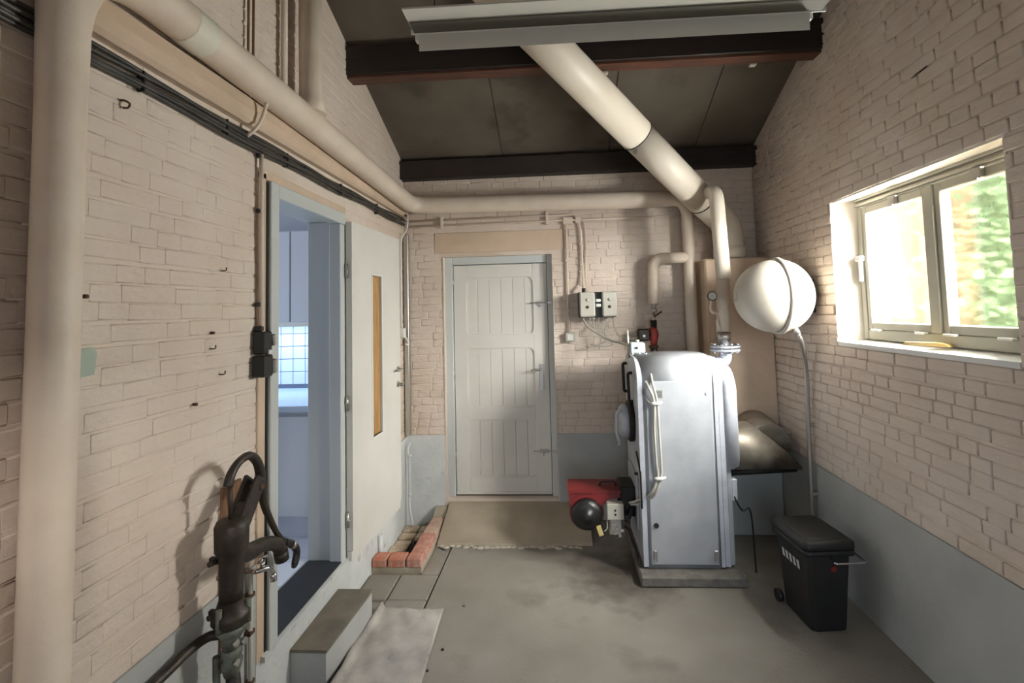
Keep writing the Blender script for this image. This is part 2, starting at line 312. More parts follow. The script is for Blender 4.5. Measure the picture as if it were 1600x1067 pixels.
# painted bricks standing proud of their joints
BR = {}
def brick_mesh(L, var, p):
    key = (round(L,3), var, p)
    if key in BR: return BR[key]
    rnd = random.Random(hash(key) & 0xffff); h = .0575; b = MB(); rings = []; xf = .3 if p < .005 else 1
    for ins, d in ((0,0),(.002,p*.7),(.0055,p)):
        r = []
        for sx, sz in ((-1,-1),(1,-1),(1,1),(-1,1)):
            r.append((sx*(L/2-ins*xf)+rnd.uniform(-.0012,.0012), sz*(h/2-ins)+rnd.uniform(-.0014,.0014), d+(rnd.uniform(-.0006,.0006) if d else -.001)))
        rings.append(r)
    b.ring_surface(rings, cap0=False); BR[key] = b; return b
MESHES = {}
def bricks(wall, axis, plane, sign, u0, u1, z0, z1, holes, top, limit, proud=.0085):
    lst = []; z = z0+.031; row = 0; rnd = random.Random(axis*10+int(plane*7)+3)
    while z < z1:
        u = u0-rnd.uniform(0,.2); row += 1
        while u < u1:
            L = .213 if rnd.random() < .62 else .102
            a, b = u+.0015*(proud > .005), u+L-.0015*(proud > .005); u += L+.001*(proud > .005)
            a, b = max(a,u0), min(b,u1)
            segs = [(a,b)]
            for (h0,h1,g0,g1) in holes:
                if z+.027 > g0 and z-.027 < g1:
                    ns = []
                    for s0, s1 in segs:
                        if s1 <= h0 or s0 >= h1: ns.append((s0,s1)); continue
                        if s0 < h0: ns.append((s0,h0))
                        if s1 > h1: ns.append((h1,s1))
                    segs = ns
            for s0, s1 in segs:
                if s1-s0 < .03: continue
                if top and z+.03 > min(top(s0),top(s1)): continue
                L2 = round((s1-s0)/.01)*.01 if abs((s1-s0)-.2115) > .002 and abs((s1-s0)-.1005) > .002 else (s1-s0)
                lst.append(((s0+s1)/2, z+rnd.uniform(-.0025,.0025)+.004*math.sin(s0*2.1+row*1.7), L2, rnd.randrange(5), rnd.uniform(-.006,.006), rnd.uniform(-.0018,.0012)*(1 if proud > .005 else .35)))
        z += .0622
    def place(c): return Vector((c[0],plane,c[1])) if axis == 1 else Vector((plane,c[0],c[1]))
    def score(c):
        x, y, d = pixel(place(c)); return -d if (-20 < x < 1620 and -20 < y < 1087 and d > 0) else -1e6
    def rot(c): return Matrix.Rotation(c[4], 4, 'X' if axis == 0 else 'Y')
    N = Vector((sign,0,0)) if axis == 0 else Vector((0,sign,0)); U = Vector((0,1,0)) if axis == 0 else Vector((1,0,0)); Z = Vector((0,0,1))
    order = sorted(lst, key=score, reverse=True); rest = MB(); flip = (U.cross(Z)).dot(N) < 0
    for i, c in enumerate(order):
        bm_ = brick_mesh(c[2], c[3], proud); fs = [f[::-1] for f in bm_.f] if flip else bm_.f
        org = place(c)+N*(-REC+c[5])
        if i < limit and score(c) > -1e5:
            k = (axis, sign, round(c[2],3), c[3], proud)
            if k not in MESHES:
                me = bpy.data.meshes.new('brick'); me.from_pydata([tuple(U*v[0]+Z*v[1]+N*v[2]) for v in bm_.v], [], fs)
                me.polygons.foreach_set('use_smooth', bm_.sm); me.materials.append(M['paint']); me.update(); MESHES[k] = me
            o = bpy.data.objects.new('brick', MESHES[k]); COL.objects.link(o); o.parent = wall; o.location = org-ORIG[wall.name]; o.rotation_euler = rot(c).to_euler()
        else:
            R = rot(c).to_3x3(); rest.add([org+R@(U*v[0]+Z*v[1]+N*v[2]) for v in bm_.v], fs, True); rest.sm[-len(bm_.sm):] = bm_.sm
    if rest.v: rest.build('brick_rows', 'paint', wall, 'further painted bricks', 'stuff')
bricks(wl, 0, XL, 1, .7, 4.195, .70, 3.9, [(2.10,3.0,0,2.45)], roof, 300, .0045)
bricks(wb, 1, YB, -1, XL, XR, .715, 2.93, [(-1.0,-.045,0,2.28),(-1.075,.06,2.25,2.465)], None, 300, .0060)
bricks(wr, 0, XR, -1, .9, 4.195, .69, 4.0, [(WY0,WY1,WZ0-.035,WZ1)], roof, 300, .0135)

# trim ledge along the left wall, wall plate
t = MB(); t.prism([(XL-.01,2.60),(XL+.03,2.60),(XL+.045,2.615),(XL+.045,2.66),(XL+.03,2.72),(XL-.01,2.73)], 1, .2, YB-.02); o = t.build('trim_1', 'plaster'); tag(o, 'long cream ledge along the left wall under the fat pipe', 'ledge'); o['kind'] = 'structure'
# floor
fl = struct('floor', (0,1,0), 'worn grey-brown concrete floor', 'floor')
box(-.85,XR+.2,YR-.2,YB+.1,-.1,0).build('slab', 'floor', fl)
m = MB(); m.box(XL-.2,-.8,YR-.2,YB+.2,-.14,-.11); m.box(XL-.2,-.862,YR-.2,2.3,-.1,0); m.box(XL-.2,-.862,2.3,3.36,-.1,-.016); m.box(-.98,-.862,3.36,YB+.1,-.1,-.01); m.box(XL-.2,-.98,3.36,YB+.1,-.12,-.045); m.build('slab_side', 'floor', fl)
sl_ = [(XL+.02,-1.125,3.06,3.345),(-1.115,-.865,3.06,3.345),(-1.115,-.865,2.62,3.05),(XL+.2,-1.125,2.88,3.05),(-1.115,-.865,2.31,2.61)]
for a in sl_: box(a[0],a[1],a[2],a[3],-.03,random.uniform(-.003,.003),.006).build('paving_slab', 'floor', fl)
m = MB(); m.prism([(3.74,-.01),(3.76,.012),(YB+.12,.185),(YB+.12,-.05)], 0, -.975, .2); m.build('door_ramp', 'ramp', fl, 'pale concrete ramp rising to the back door')
m = MB()
for k in range(26):
    x = -.93+k*.042+random.uniform(-.012,.012); m.lathe([(0,random.uniform(.02,.045)),(.0025,.012)], (x,3.735+random.uniform(-.02,.02),.0), (0,0,1), 7)
m.build('mortar_droppings', 'chalk', fl, 'chalky mortar line', 'stuff')
# pit paving behind the brick kerb
for i in range(6):
    for j in range(2):
        x0 = XL+.01+j*.135; y0 = 3.45+i*.115
        if j == 1 and i in (2,3): continue
        box(x0,x0+.128,y0,y0+.105,-.06,-.02+random.uniform(-.012,.008),.008).build('pit_brick', 'rubble', fl)
# ceiling
ce = struct('ceiling', (0,1.5,3.1), 'dark sloping board ceiling with a dark beam', 'ceiling')
xs = [XL-.2,-.45,.47,1.2,XR+.24]
for i in range(4):
    m = MB(); g = .003
    m.prism([(RIDGE,roof(RIDGE)),(YB+.25,roof(YB+.25)),(YB+.25,roof(YB+.25)+.05),(RIDGE,roof(RIDGE)+.05)], 0, xs[i]+g, xs[i+1]-g); m.build('roof_panel', 'roof', ce)
    m = MB(); m.prism([(RIDGE,roof(RIDGE)),(YR-.25,roof(YR-.25)),(YR-.25,roof(YR-.25)+.05),(RIDGE,roof(RIDGE)+.05)], 0, xs[i]+g, xs[i+1]-g); m.build('roof_panel', 'roof', ce)
m = MB(); m.prism([(RIDGE,roof(RIDGE)+.052),(YB+.25,roof(YB+.25)+.052),(YB+.25,roof(YB+.25)+.09),(RIDGE,roof(RIDGE)+.09)], 0, XL-.25, XR+.28); m.prism([(RIDGE,roof(RIDGE)+.052),(YR-.25,roof(YR-.25)+.052),(YR-.25,roof(YR-.25)+.09),(RIDGE,roof(RIDGE)+.09)], 0, XL-.25, XR+.28); m.build('roof_deck', 'roof', ce)
box(XL-.05,XR+.05,3.03,3.14,3.335,3.53,.004).build('beam', 'beam', ce, 'dark stained purlin beam')
box(XL-.05,XR+.05,3.045,3.145,3.318,3.334).build('beam_edge', 'beamred', ce, 'red-brown underside of the beam')
box(XL-.05,XR+.05,YB-.10,YB+.05,2.93,3.09,.004).build('wall_plate', 'beam', ce, 'dark wall plate above the back wall')
for x in (.35,1.3): MB().obox((x,3.15,3.31),(1,0,0),(0,1,0),(0,0,1),.02,.02,.006,.002).build('shim', 'chalk', ce)

# ------------------------------------------------------------------ kitchen doorway (left)
d1 = struct('door_1', (XL,2.56,.27), 'white kitchen door with a narrow slot window, folded back on the left wall', 'door')
m = MB()
m.box(XL-.06,XL+.022,2.17,2.235,.27,2.40,.004); m.box(XL-.06,XL+.014,2.905,2.965,.27,2.329,.004); m.box(XL-.06,XL+.020,2.236,2.965,2.33,2.40,.004)
m.build('frame', 'framepaint', d1)
m = MB(); m.box(XL-.205,XL-.055,2.165,2.185,.27,2.37); m.box(XL-.205,XL-.055,2.925,2.965,.27,2.345,.004); m.box(XL-.205,XL-.055,2.165,2.965,2.345,2.37); m.build('lining', 'framepaint', d1)
box(XL-.01,XL+.008,2.155,2.169,.27,2.39).build('gap_strip', 'blackp', d1, 'black strip drawn as the dark gap along the door frame')  # solid black strip stands in for the shaded gap beside the frame
box(XL-.01,XL+.006,2.10,2.154,.27,2.43,.003).build('architrave', 'plaster', d1)
m = MB(); m.box(XL-.01,XL+.006,2.10,3.0,2.40,2.445,.003); m.build('architrave', 'plaster', d1)
m = MB(); m.prism([(XL-.22,.262),(XL+.025,.262),(XL+.025,.285),(XL+.0,.292),(XL-.22,.292)], 1, 2.13, 3.0); m.build('threshold', 'dadow', d1)
box(XL-.20,XL+.012,2.236,2.92,.2925,.302,.003).build('threshold_mat', 'blackmat', d1, 'black threshold strip')
# leaf, hinged at the far jamb, almost flat against the wall
hp = Vector((XL+.036,2.972,0)); fp = Vector((-1.272,3.775,0)); lu = (fp-hp).normalized(); ln = Vector((lu.y,-lu.x,0)); LW = (fp-hp).length
def leafbox(mm, a, b, z0, z1, t0, t1, bv=.002):
    c = hp+lu*((a+b)/2)+ln*((t0+t1)/2)+Vector((0,0,(z0+z1)/2)); return mm.obox(c, lu, ln, (0,0,1), (b-a)/2, (t1-t0)/2, (z1-z0)/2, bv)
sa, sb, sz0, sz1 = .295, .45, .935, 2.03
m = MB()
for a in ((0,sa,.33,2.352),(sb,LW,.33,2.352),(sa,sb,.33,sz0),(sa,sb,sz1,2.352)): leafbox(m, a[0], a[1], a[2], a[3], -.02, .02, .0)
leaf = m.build('leaf', 'doorpaint', d1)
m = MB()
for a in ((sa-.012,sa,sz0-.012,sz1+.012),(sb,sb+.012,sz0-.012,sz1+.012),(sa,sb,sz0-.012,sz0),(sa,sb,sz1,sz1+.012)): leafbox(m, a[0], a[1], a[2], a[3], .0, .026)
m.build('slot_bead', 'white', leaf)
m = MB(); leafbox(m, sa, sb, sz0, sz1, -.012, .004, 0); m.build('slot_panel', 'wood', leaf, 'honey-coloured panel in the narrow slot')
m = MB(); leafbox(m, .0, LW, .27, .328, -.02, .012); m.build('bottom_rail', 'doorpaint', leaf, 'white weather board under the door leaf')
for z in (1.335,1.222):
    m = MB(); c = hp+lu*(LW-.055)+Vector((0,0,z)); m.cyl(c+ln*.018, c+ln*.03, .022, n=14); m.cyl(c+ln*.03, c+ln*.06, .008, n=8)
    e = c+ln*.06; m.tube([e, e-lu*.03, e-lu*(.09 if z > 1.3 else .02)], .009 if z > 1.3 else .014, 8)
    m.build('door_handle' if z > 1.3 else 'lock_knob', 'steel', leaf)
for z in (.52,1.22,2.04):
    m = MB(); m.cyl((XL+.028,2.958,z-.045),(XL+.028,2.958,z+.045), .009, n=10); m.cyl((XL+.028,2.958,z-.004),(XL+.028,2.958,z+.004), .0115, n=10); m.build('hinge', 'steel', d1)

# kitchen beyond
kx = XL-.21
kw = struct('wall_kitchen', (-2.6,3.95,.3), 'white tiled kitchen wall beyond the doorway', 'wall')
m = MB(); m.box(-3.7,kx,3.95,4.05,.2,2.8); m.box(-3.8,-3.7,1.4,4.05,.2,2.8); m.box(-3.7,kx,1.3,1.4,.2,2.8); m.build('wall_core', 'cabinet', kw)
m = MB(); m.box(-2.9,kx,3.938,3.95,1.15,1.75); m.build('grout_bed', 'grout', kw)
for i in range(10):
    for j in range(5):
        x0 = -2.62+i*.104; z0 = 1.205+j*.104
        box(x0,x0+.0985,3.928,3.939,z0,z0+.0985,.002).build('tile', 'tile', kw)
kf = struct('floor_kitchen', (-2.6,2.6,.29), 'pale tiled kitchen floor beyond the doorway', 'floor')
box(-3.7,kx,1.4,3.95,.18,.285).build('slab', 'grout', kf)
for i in range(7):
    for j in range(8):
        x0 = kx-.003-(i+1)*.3; y0 = 1.42+j*.31
        if y0 > 3.3: continue
        box(x0,x0+.295,y0,y0+.305,.28,.294,.002).build('floor_tile', 'tile', kf)
kc = struct('ceiling_kitchen', (-2.6,2.6,2.75), 'white kitchen ceiling beyond the doorway', 'ceiling')
box(-3.8,kx,1.3,4.05,2.75,2.8).build('panel', 'cabinet', kc)
t = thing('kitchen_cabinet', (-2.1,3.5,.294), 'pale grey kitchen base cabinet beyond the doorway', 'cabinet')
box(-3.0,-1.60,3.19,3.93,.44,1.13).build('body', 'cabinet', t)
for x0, x1 in ((-2.4,-1.93),(-1.92,-1.61)): box(x0,x1,3.17,3.189,.45,1.10,.003).build('door', 'cabinet', t)
box(-3.0,-1.60,3.24,3.9,.294,.44).build('plinth', 'tile', t)
tag(box(-3.0,-1.585,3.14,3.93,1.131,1.172,.004).build('worktop', 'worktop'), 'pale blue kitchen worktop catching the daylight', 'worktop')
t = thing('wall_cabinet', (-2.1,3.75,1.7), 'pale grey kitchen wall cabinet above the blue-white tiles', 'cabinet')
box(-3.0,-1.60,3.58,3.937,1.72,2.42).build('body', 'cabinet', t)
for x0, x1 in ((-2.45,-2.03),(-2.02,-1.61)): box(x0,x1,3.56,3.579,1.72,2.41,.003).build('door', 'cabinet', t)
box(-3.0,-1.60,3.562,3.58,1.685,1.718).build('light_pelmet', 'white', t)
area('cabinet_strip_light', (-2.2,3.74,1.705), (0,0,-1), 1.0, .06, 5, (.5,.72,1.0))

# ------------------------------------------------------------------ back door
d2 = struct('door_2', (-.52,YB+.1,.17), 'pale grey plank door with three panels in the back wall', 'door')
YD = 4.285
m = MB(); m.box(-1.0,-.935,YD-.03,YD+.06,.17,2.252,.004); m.box(-.095,-.045,YD-.03,YD+.06,.17,2.252,.004); m.box(-.934,-.096,YD-.028,YD+.06,2.18,2.252,.004); m.build('frame', 'framepaint', d2)
dl = (-.93,-.10)
box(-1.0,-.045,YD+.062,YD+.09,.0,2.3).build('backing', 'darkmetal', d2)
m = MB(); rails = [(.19,.325),(.815,.925),(1.435,1.555),(2.06,2.175)]
m.box(dl[0],-.815,YD-.002,YD+.035,.19,2.175,.003); m.box(-.225,dl[1],YD-.002,YD+.035,.19,2.175,.003)
for a, b in rails: m.box(-.815,-.225,YD-.002,YD+.035,a,b,.003)
leaf2 = m.build('leaf', 'doorpaint', d2)
for (a, b) in ((.325,.815),(.925,1.435),(1.555,2.06)):
    m = MB()                                                  # corner fillets give the panels rounded corners
    for xx, sx in ((-.815,1),(-.225,-1)):
        for zz, sz in ((a,1),(b,-1)):
            pts = [(xx-sx*.004,zz-sz*.004)]+[(xx+sx*(.05-.05*math.sin(q)),zz+sz*(.05-.05*math.cos(q))) for q in [k*PI/2/6 for k in range(7)]]
            if (sx*sz) < 0: pts = pts[::-1]
            m.prism(pts, 1, YD-.001, YD+.03)
    m.build('corner_block', 'doorpaint', leaf2)
    m = MB(); c = .006; m.box(-.765,-.275,YD+.006,YD+.012,b-.010,b); m.box(-.765,-.275,YD+.004,YD+.012,a,a+.012); m.box(-.815,-.806,YD+.006,YD+.012,a+.05,b-.05); m.box(-.234,-.225,YD+.006,YD+.012,a+.05,b-.05); m.build('bead', 'doorpaint', leaf2)
    xs_ = [-.815,-.72,-.615,-.51,-.405,-.30,-.225]
    for i in range(6): box(xs_[i]+.0008,xs_[i+1]-.0008,YD+.012,YD+.03,a-.01,b+.01,.0028).build('plank', 'doorpaint', leaf2)
box(dl[0],dl[1],YD-.022,YD,.186,.205,.004).build('weather_bar', 'doorpaint', leaf2)
for z in (1.825,.545):
    m = MB(); m.box(-.20,-.12,YD-.008,YD,z-.02,z+.016,.002); m.cyl((-.25,YD-.014,z),(-.05,YD-.014,z), .006, n=8); m.cyl((-.165,YD-.014,z),(-.165,YD-.014,z-.035), .005, n=6); m.box(-.095,-.06,YD-.045,YD-.024,z-.012,z+.012,.002); m.build('slide_bolt', 'steel', leaf2)
m = MB(); m.box(-.185,-.15,YD-.008,YD,1.06,1.29,.003); m.cyl((-.168,YD-.005,1.245),(-.168,YD-.055,1.245), .009, n=10); m.tube(spline([(-.168,YD-.055,1.245),(-.21,YD-.058,1.25),(-.255,YD-.05,1.243)],4), .008, 8); m.build('door_handle', 'steel', leaf2)
for z in (.50,1.22,2.03): m = MB(); m.cyl((-.934,YD-.006,z-.045),(-.934,YD-.006,z+.045), .008, n=8); m.build('hinge', 'steel', d2)

# ------------------------------------------------------------------ window
w1 = struct('window_1', (XR+.13,2.45,WZ0), 'grey-green wooden window with two frosted panes', 'window')
FY0, FY1, FX0, FX1 = 1.915, 2.99, XR+.105, XR+.165
m = MB(); m.box(FX0,FX1,FY0,FY0+.035,1.545,2.372,.003); m.box(FX0,FX1,FY1-.04,FY1,1.545,2.372,.003); m.box(FX0+.001,FX1-.001,FY0+.036,FY1-.041,1.545,1.60,.003); m.box(FX0+.001,FX1-.001,FY0+.036,FY1-.041,2.315,2.372,.003); m.box(FX0-.005,FX1-.002,2.40,2.44,1.601,2.314,.003)
m.build('frame', 'winpaint', w1)
m = MB(); m.box(FX0-.012,FX0,FY0,FY1,2.325,2.34,.003); m.box(FX0-.018,FX0,FY0,FY1,2.352,2.368,.003); m.build('moulding', 'winpaint', w1)
for y0, y1 in ((1.95,2.398),(2.442,2.95)):
    m = MB(); z0, z1, s = 1.602, 2.312, .036; X0, X1 = FX0+.004, FX1-.01
    m.box(X0,X1,y0,y0+s,z0,z1,.004); m.box(X0,X1,y1-s,y1,z0,z1,.004); m.box(X0+.001,X1-.001,y0+s+.0005,y1-s-.0005,z0,z0+s+.006,.004); m.box(X0+.001,X1-.001,y0+s+.0005,y1-s-.0005,z1-s-.006,z1,.004)
    sash = m.build('sash', 'winpaint', w1)
    box(X0+.022,X0+.026,y0+s-.004,y1-s+.004,z0+s,z1-s).build('pane', 'frost', sash, 'frosted glass pane')
    m = MB(); c = (y0+y1)/2-.03; m.box(FX0-.016,FX0+.004,c-.028,c+.028,2.268,2.318,.003); m.box(FX0-.024,FX0-.004,c-.02,c+.02,2.262,2.275,.002); m.build('catch', 'steel', sash)
for y in (2.06,2.34,2.52,2.86): box(FX0-.022,FX0,y-.035,y+.035,1.594,1.606,.003).build('catch_plate', 'white', w1)
m = MB(); m.box(FX0-.02,FX0,2.955,2.975,1.88,2.02,.003); m.box(FX0-.03,FX0-.005,2.935,2.985,2.00,2.03,.003); m.build('espagnolette', 'white', w1, 'white casement latch')
m = MB(); m.prism([(XR-.006,WZ0-.028),(XR-.006,WZ0-.004),(FX1,WZ0+.014),(FX1,WZ0-.028)], 1, WY0+.002, WY1-.004); m.build('window_sill', 'white', w1, 'white sloping sill')
# wrapped bar lying on the sill
t = MB(); c = Vector((1.728,2.42,1.5455)); u = Vector((.38,-.925,0)).normalized(); n = Vector((-u.y,u.x,0)); rr = []
for k, (d, hw, hh) in enumerate(((-.105,.014,.002),(-.085,.018,.011),(0,.019,.012),(.06,.019,.012),(.085,.02,.010),(.105,.017,.002))):
    rr.append([c+u*d+n*a*hw+Vector((0,0,.002+b*hh)) for a, b in ((-1,0),(1,0),(.8,1.4),(-.8,1.4))])
t.ring_surface(rr, smooth=False); tag(t.build('paper_packet', 'paper'), 'small yellow paper packet lying on the window sill', 'packet')
# outdoors behind the glass
o = MB().box(1.93,14,-12,14,-.25,-.1).box(-6,1.93,-12,YR-.22,-.25,-.1).build('ground_outdoors', 'ground'); tag(o, 'paved ground outside the walls', 'ground'); o['kind'] = 'structure'
o = box(3.4,3.6,4.75,10,-.1,3.6).build('wall_outdoors', 'outbrick'); tag(o, 'sunlit peach brick wall outside the window', 'wall'); o['kind'] = 'structure'
o = box(1.8,6.6,-7.3,-7,-.1,3.4).build('wall_sun_block', 'outbrick'); tag(o, 'added brick wall behind the viewpoint, keeping sun off the rear doorway', 'wall'); o['kind'] = 'structure'  # unseen wall added to keep the sun out of the rear doorway
m = MB(); m.box(3.75,3.95,1.2,4.95,-.1,3.2)
for k in range(3600):
    c = Vector((3.55+random.gauss(0,.16),random.uniform(1.6,4.55),random.uniform(0,3.1))); a = Vector((random.gauss(0,1),random.gauss(0,1),random.gauss(0,1))).normalized()*.06; b = a.orthogonal().normalized()*.035
    m.add([c-a,c+b,c+a,c-b], [(0,1,2,3)])
o = m.build('hedge', 'leaf', None, None, 'stuff'); tag(o, 'pale green hedge outside the frosted window', 'hedge')

# ------------------------------------------------------------------ pipes
t = thing('heating_pipe', (-1.29,1.17,0), 'fat cream lagged pipe climbing beside the left wall and running to the back corner', 'pipe')
path = fillet([(-1.292,1.17,0),(-1.285,1.17,2.815),(-1.262,2.4,2.765)], .27, 10)[:-1]+fillet([(-1.262,2.4,2.765),(-1.238,4.075,2.685),(1.09,4.09,2.66),(1.09,4.09,.9)], .15, 8)
def rad(p):
    if p.y < 1.45: return .052+max(0,min(1,(p.z-2.5)/.28))*.02
    if p.x > .9: return .047+.024*max(0,min(1,(1.05-p.x)/.15))
    return .072
path2 = []
for a, b in zip(path[:-1], path[1:]):
    n = max(1, int((b-a).length/.2)); path2 += [a+(b-a)*k/n for k in range(n)]
path2.append(path[-1])
MB().tube(path2, [rad(p) for p in path2], 24).build('lagged_run', 'lag', t)
MB().tube([(-1.235,2.37,2.80),(-1.235,2.37,2.86),(-1.24,2.37,2.92),(-1.245,2.37,3.82)], [.07,.062,.056,.056], 20).build('riser', 'lag', t)
m = MB(); m.tube([(-1.2785,1.56,2.799),(-1.2765,1.66,2.795)], .0735, 24, False); m.build('tape', 'tape', t, 'patch of shiny tape round the pipe')
m = MB(); m.tube([(-1.1,4.081,2.684),(-.9,4.082,2.682)], .0728, 24, False); m.build('tape', 'tape', t)
m = MB(); m.tube(fillet([(1.09,4.09,2.165),(.79,4.07,2.165),(.782,4.07,1.79)], .10, 8), .045, 18); m.build('branch', 'lag', t)
MB().tube([(-1.3,4.08,2.61),(-1.3,4.12,2.61)], .01, 6).build('bracket', 'rust', t)
# slim pipes and wires on the left wall
t = thing('wall_conduit', (-1.325,2.10,1.7), 'slim cream conduit dropping to the black socket beside the doorway', 'conduit')
m = MB(); m.tube([(-1.325,2.098,1.70),(-1.325,2.092,2.50)], .0095, 8); m.build('tube', 'lag', t)
for z in (1.82,2.24,2.49): MB().obox((-1.332,2.085,z),(0,1,0),(1,0,0),(0,0,1),.012,.008,.009,.002).build('clip', 'blackp', t)
t = thing('riser_conduit', (-1.32,2.02,2.75), 'pair of thin brown wires rising above the ledge', 'wire')
for dy in (0,.035): MB().tube([(-1.33,2.0+dy,2.73),(-1.33,2.0+dy,3.8)], .006, 6).build('wire', 'oldwood', t)
t = thing('thin_riser', (-1.3,2.26,2.85), 'thin cream pipe rising beside the fat riser', 'pipe'); MB().tube([(-1.318,2.26,2.87),(-1.318,2.26,3.85)], .016, 10).build('tube', 'lag', t)
t = thing('dangling_wire', (-1.29,2.04,2.55), 'short cream wire looping from the cables up to the fat pipe', 'wire'); MB().tube(spline([(-1.322,1.985,2.545),(-1.28,2.0,2.60),(-1.27,2.03,2.68),(-1.26,2.04,2.745)],5), .008, 7).build('wire', 'lag', t)
cb = thing('cable_bundle', (-1.32,2.5,2.50), 'bundle of dark cables clipped along the left wall', 'cables')
for k in range(5):
    pts = []; ph = random.random()*6
    for i in range(46):
        y = .3+i*.0855; sag = math.sin(y*7+ph)*.006+math.sin(y*2.3+k)*.004
        pts.append((-1.331+.008*(k % 2),y,2.512+.013*k+sag+.008*max(0,y-2.4)))
    MB().tube(pts, .0075, 7).build('cable', 'cable', cb)
for y in (.9,1.46,1.86,2.3,2.9,3.5): box(-1.345,-1.318,y-.004,y+.004,2.503,2.572+.008*max(0,y-2.4),.002).build('clip', 'blackp', cb)
# grey cable run turned down the back left corner
t = thing('corner_cable_duct', (-1.31,4.16,.72), 'grey ribbed cable duct standing in the back left corner', 'duct')
m = MB(); m.box(-1.338,-1.298,4.145,4.19,.72,2.45,.003); m.build('duct', 'steel', t)
m = MB()
for k in range(60): m.box(-1.334,-1.302,4.1425,4.146,.74+k*.0135,.746+k*.0135)
m.build('ribs', 'greyplastic', t, None, 'stuff')
t = thing('corner_wire', (-1.31,4.1,1.2), 'white wire bending down behind the open door leaf', 'wire')
MB().tube(spline([(-1.29,4.13,2.62),(-1.295,4.12,2.5),(-1.325,4.06,2.39),(-1.33,4.05,2.2),(-1.33,4.05,1.62)],6), .007, 7).build('wire', 'white', t)
box(-1.338,-1.30,4.02,4.08,1.56,1.64,.004).build('junction_box', 'white', t); MB().tube(spline([(-1.32,4.08,1.58),(-1.30,4.12,1.53),(-1.29,4.11,1.50),(-1.30,4.06,1.505)],5), .008, 7).build('loop', 'white', t)
t = thing('corner_water_pipe', (-1.31,4.13,0), 'white painted water pipe low in the back left corner', 'pipe')
MB().tube(spline([(-1.30,4.15,.66),(-1.315,4.13,.60),(-1.30,4.13,.52),(-1.30,4.13,.25),(-1.30,4.12,.15),(-1.27,4.10,-.01)],6), .011, 8).build('tube', 'dadow', t)
for z in (.24,.56): MB().cyl((-1.30,4.13,z-.012),(-1.30,4.13,z+.012), .018, n=10).build('coupling', 'dadow', t)
# flue
dF = Vector((-1.07,-.93,.71)).normalized(); A = Vector((1.10,3.83,2.62))
t = thing('flue_pipe', (1.41,4.05,2.1), 'wide cream flue pipe climbing diagonally across to the ceiling', 'flue')
foot = Vector((1.41,4.062,2.20)); bend = Vector((1.41,4.09,2.43))
MB().tube([foot-Vector((0,0,.06)), foot+Vector((0,0,.03))], .127, 28).build('collar', 'flue', t)
MB().tube(fillet([foot, bend-Vector((0,.01,0)), A+dF*(-.03)], .16, 9), .112, 28).build('elbow', 'flue', t)
R1 = Vector((.564,3.4,3.011)); sA = A; s1 = A+dF*((R1-A).dot(dF)); s2 = A+dF*2.45
MB().tube([sA-dF*.07, s1], .115, 30).build('lower_section', 'flue', t); MB().tube([s1-dF*.02, s2], .119, 30).build('upper_section', 'flue', t)
MB().tube([s1-dF*.024, s1-dF*.018], .1205, 30).build('clamp_ring', 'darkmetal', t); MB().tube([sA-dF*.075, sA-dF*.065], .117, 30).build('clamp_ring', 'darkmetal', t)
MB().obox(s1-dF*.02+Vector((-.02,-.03,-.128)),(1,0,0),(0,1,0),(0,0,1),.012,.01,.014,.003).build('clamp_screw', 'steel', t)
# chimney stub
t = thing('chimney_stub', (1.42,4.05,0), 'short cream masonry chimney in the back right corner under the flue', 'chimney')
box(1.165,XR-.006,3.925,YB-.008,.70,2.135,.012).build('shaft', 'plaster', t); box(1.165,XR-.006,3.923,YB-.008,0,.699,.006).build('base', 'dado', t)
# conduits on the back wall
t = thing('ceiling_conduit', (-.5,4.18,2.5), 'pair of thin cream conduits along the top of the back wall', 'conduit')
MB().tube(fillet([(-1.285,4.178,2.568),(.155,4.178,2.578),(.175,4.178,2.55)],.02), .0085, 8).build('tube', 'lag', t); MB().tube([(-1.285,4.178,2.522),(1.10,4.178,2.535)], .0085, 8).build('tube', 'lag', t)
for x in (-1.0,-.08): box(x-.012,x+.012,4.165,4.196,2.50,2.60,.003).build('clip', 'lag', t)
t = thing('socket_conduit', (.085,4.17,1.48), 'thin conduit with a small grey socket box at its foot', 'socket')
MB().tube([(.083,4.18,2.50),(.081,4.18,1.55)], .0085, 8).build('tube', 'lag', t); box(.058,.142,4.165,4.195,2.495,2.555,.004).build('junction_box', 'lag', t)
s = box(.05,.132,4.145,4.196,1.488,1.563,.006).build('socket_box', 'greyplastic', t); box(.065,.117,4.141,4.146,1.50,1.55,.003).build('socket_face', 'white', s)
for z in (2.18,1.75): box(.066,.1,4.165,4.196,z-.008,z+.008,.002).build('clip', 'lag', t)
t = thing('control_box', (.32,4.15,1.69), 'dark twin switch box with two grey covers on the back wall', 'switch box')
cbx = box(.165,.475,4.05,4.194,1.69,1.90,.004).build('back_box', 'blackp', t)
for x0, x1, dy in ((.172,.298,0),(.356,.474,0)):
    c = box(x0,x1,4.005,4.052,1.695,1.898,.01).build('cover', 'greyplastic', t)
    cx_ = (x0+x1)/2
    for z in (1.835,1.775): MB().lathe([(0,.013),(.006,.012),(.007,.004)], (cx_,4.005,z), (0,-1,0), 14).build('button', 'steel' if z > 1.8 else 'rust', c)
for z in (1.815,1.775): box(.306,.348,4.02,4.05,z,z+.026,.005).build('terminal', 'white', t)
MB().cyl((.215,4.11,1.89),(.215,4.11,1.935), .016, n=10).build('gland', 'blackp', t)
for x in (.2,.255,.285,.40,.45): MB().cyl((x,4.08,1.67),(x,4.08,1.692), .011, n=10).build('gland', 'greyplastic', t)
t = thing('control_conduit', (.21,4.18,1.92), 'thin conduit feeding the twin switch box from above', 'conduit')
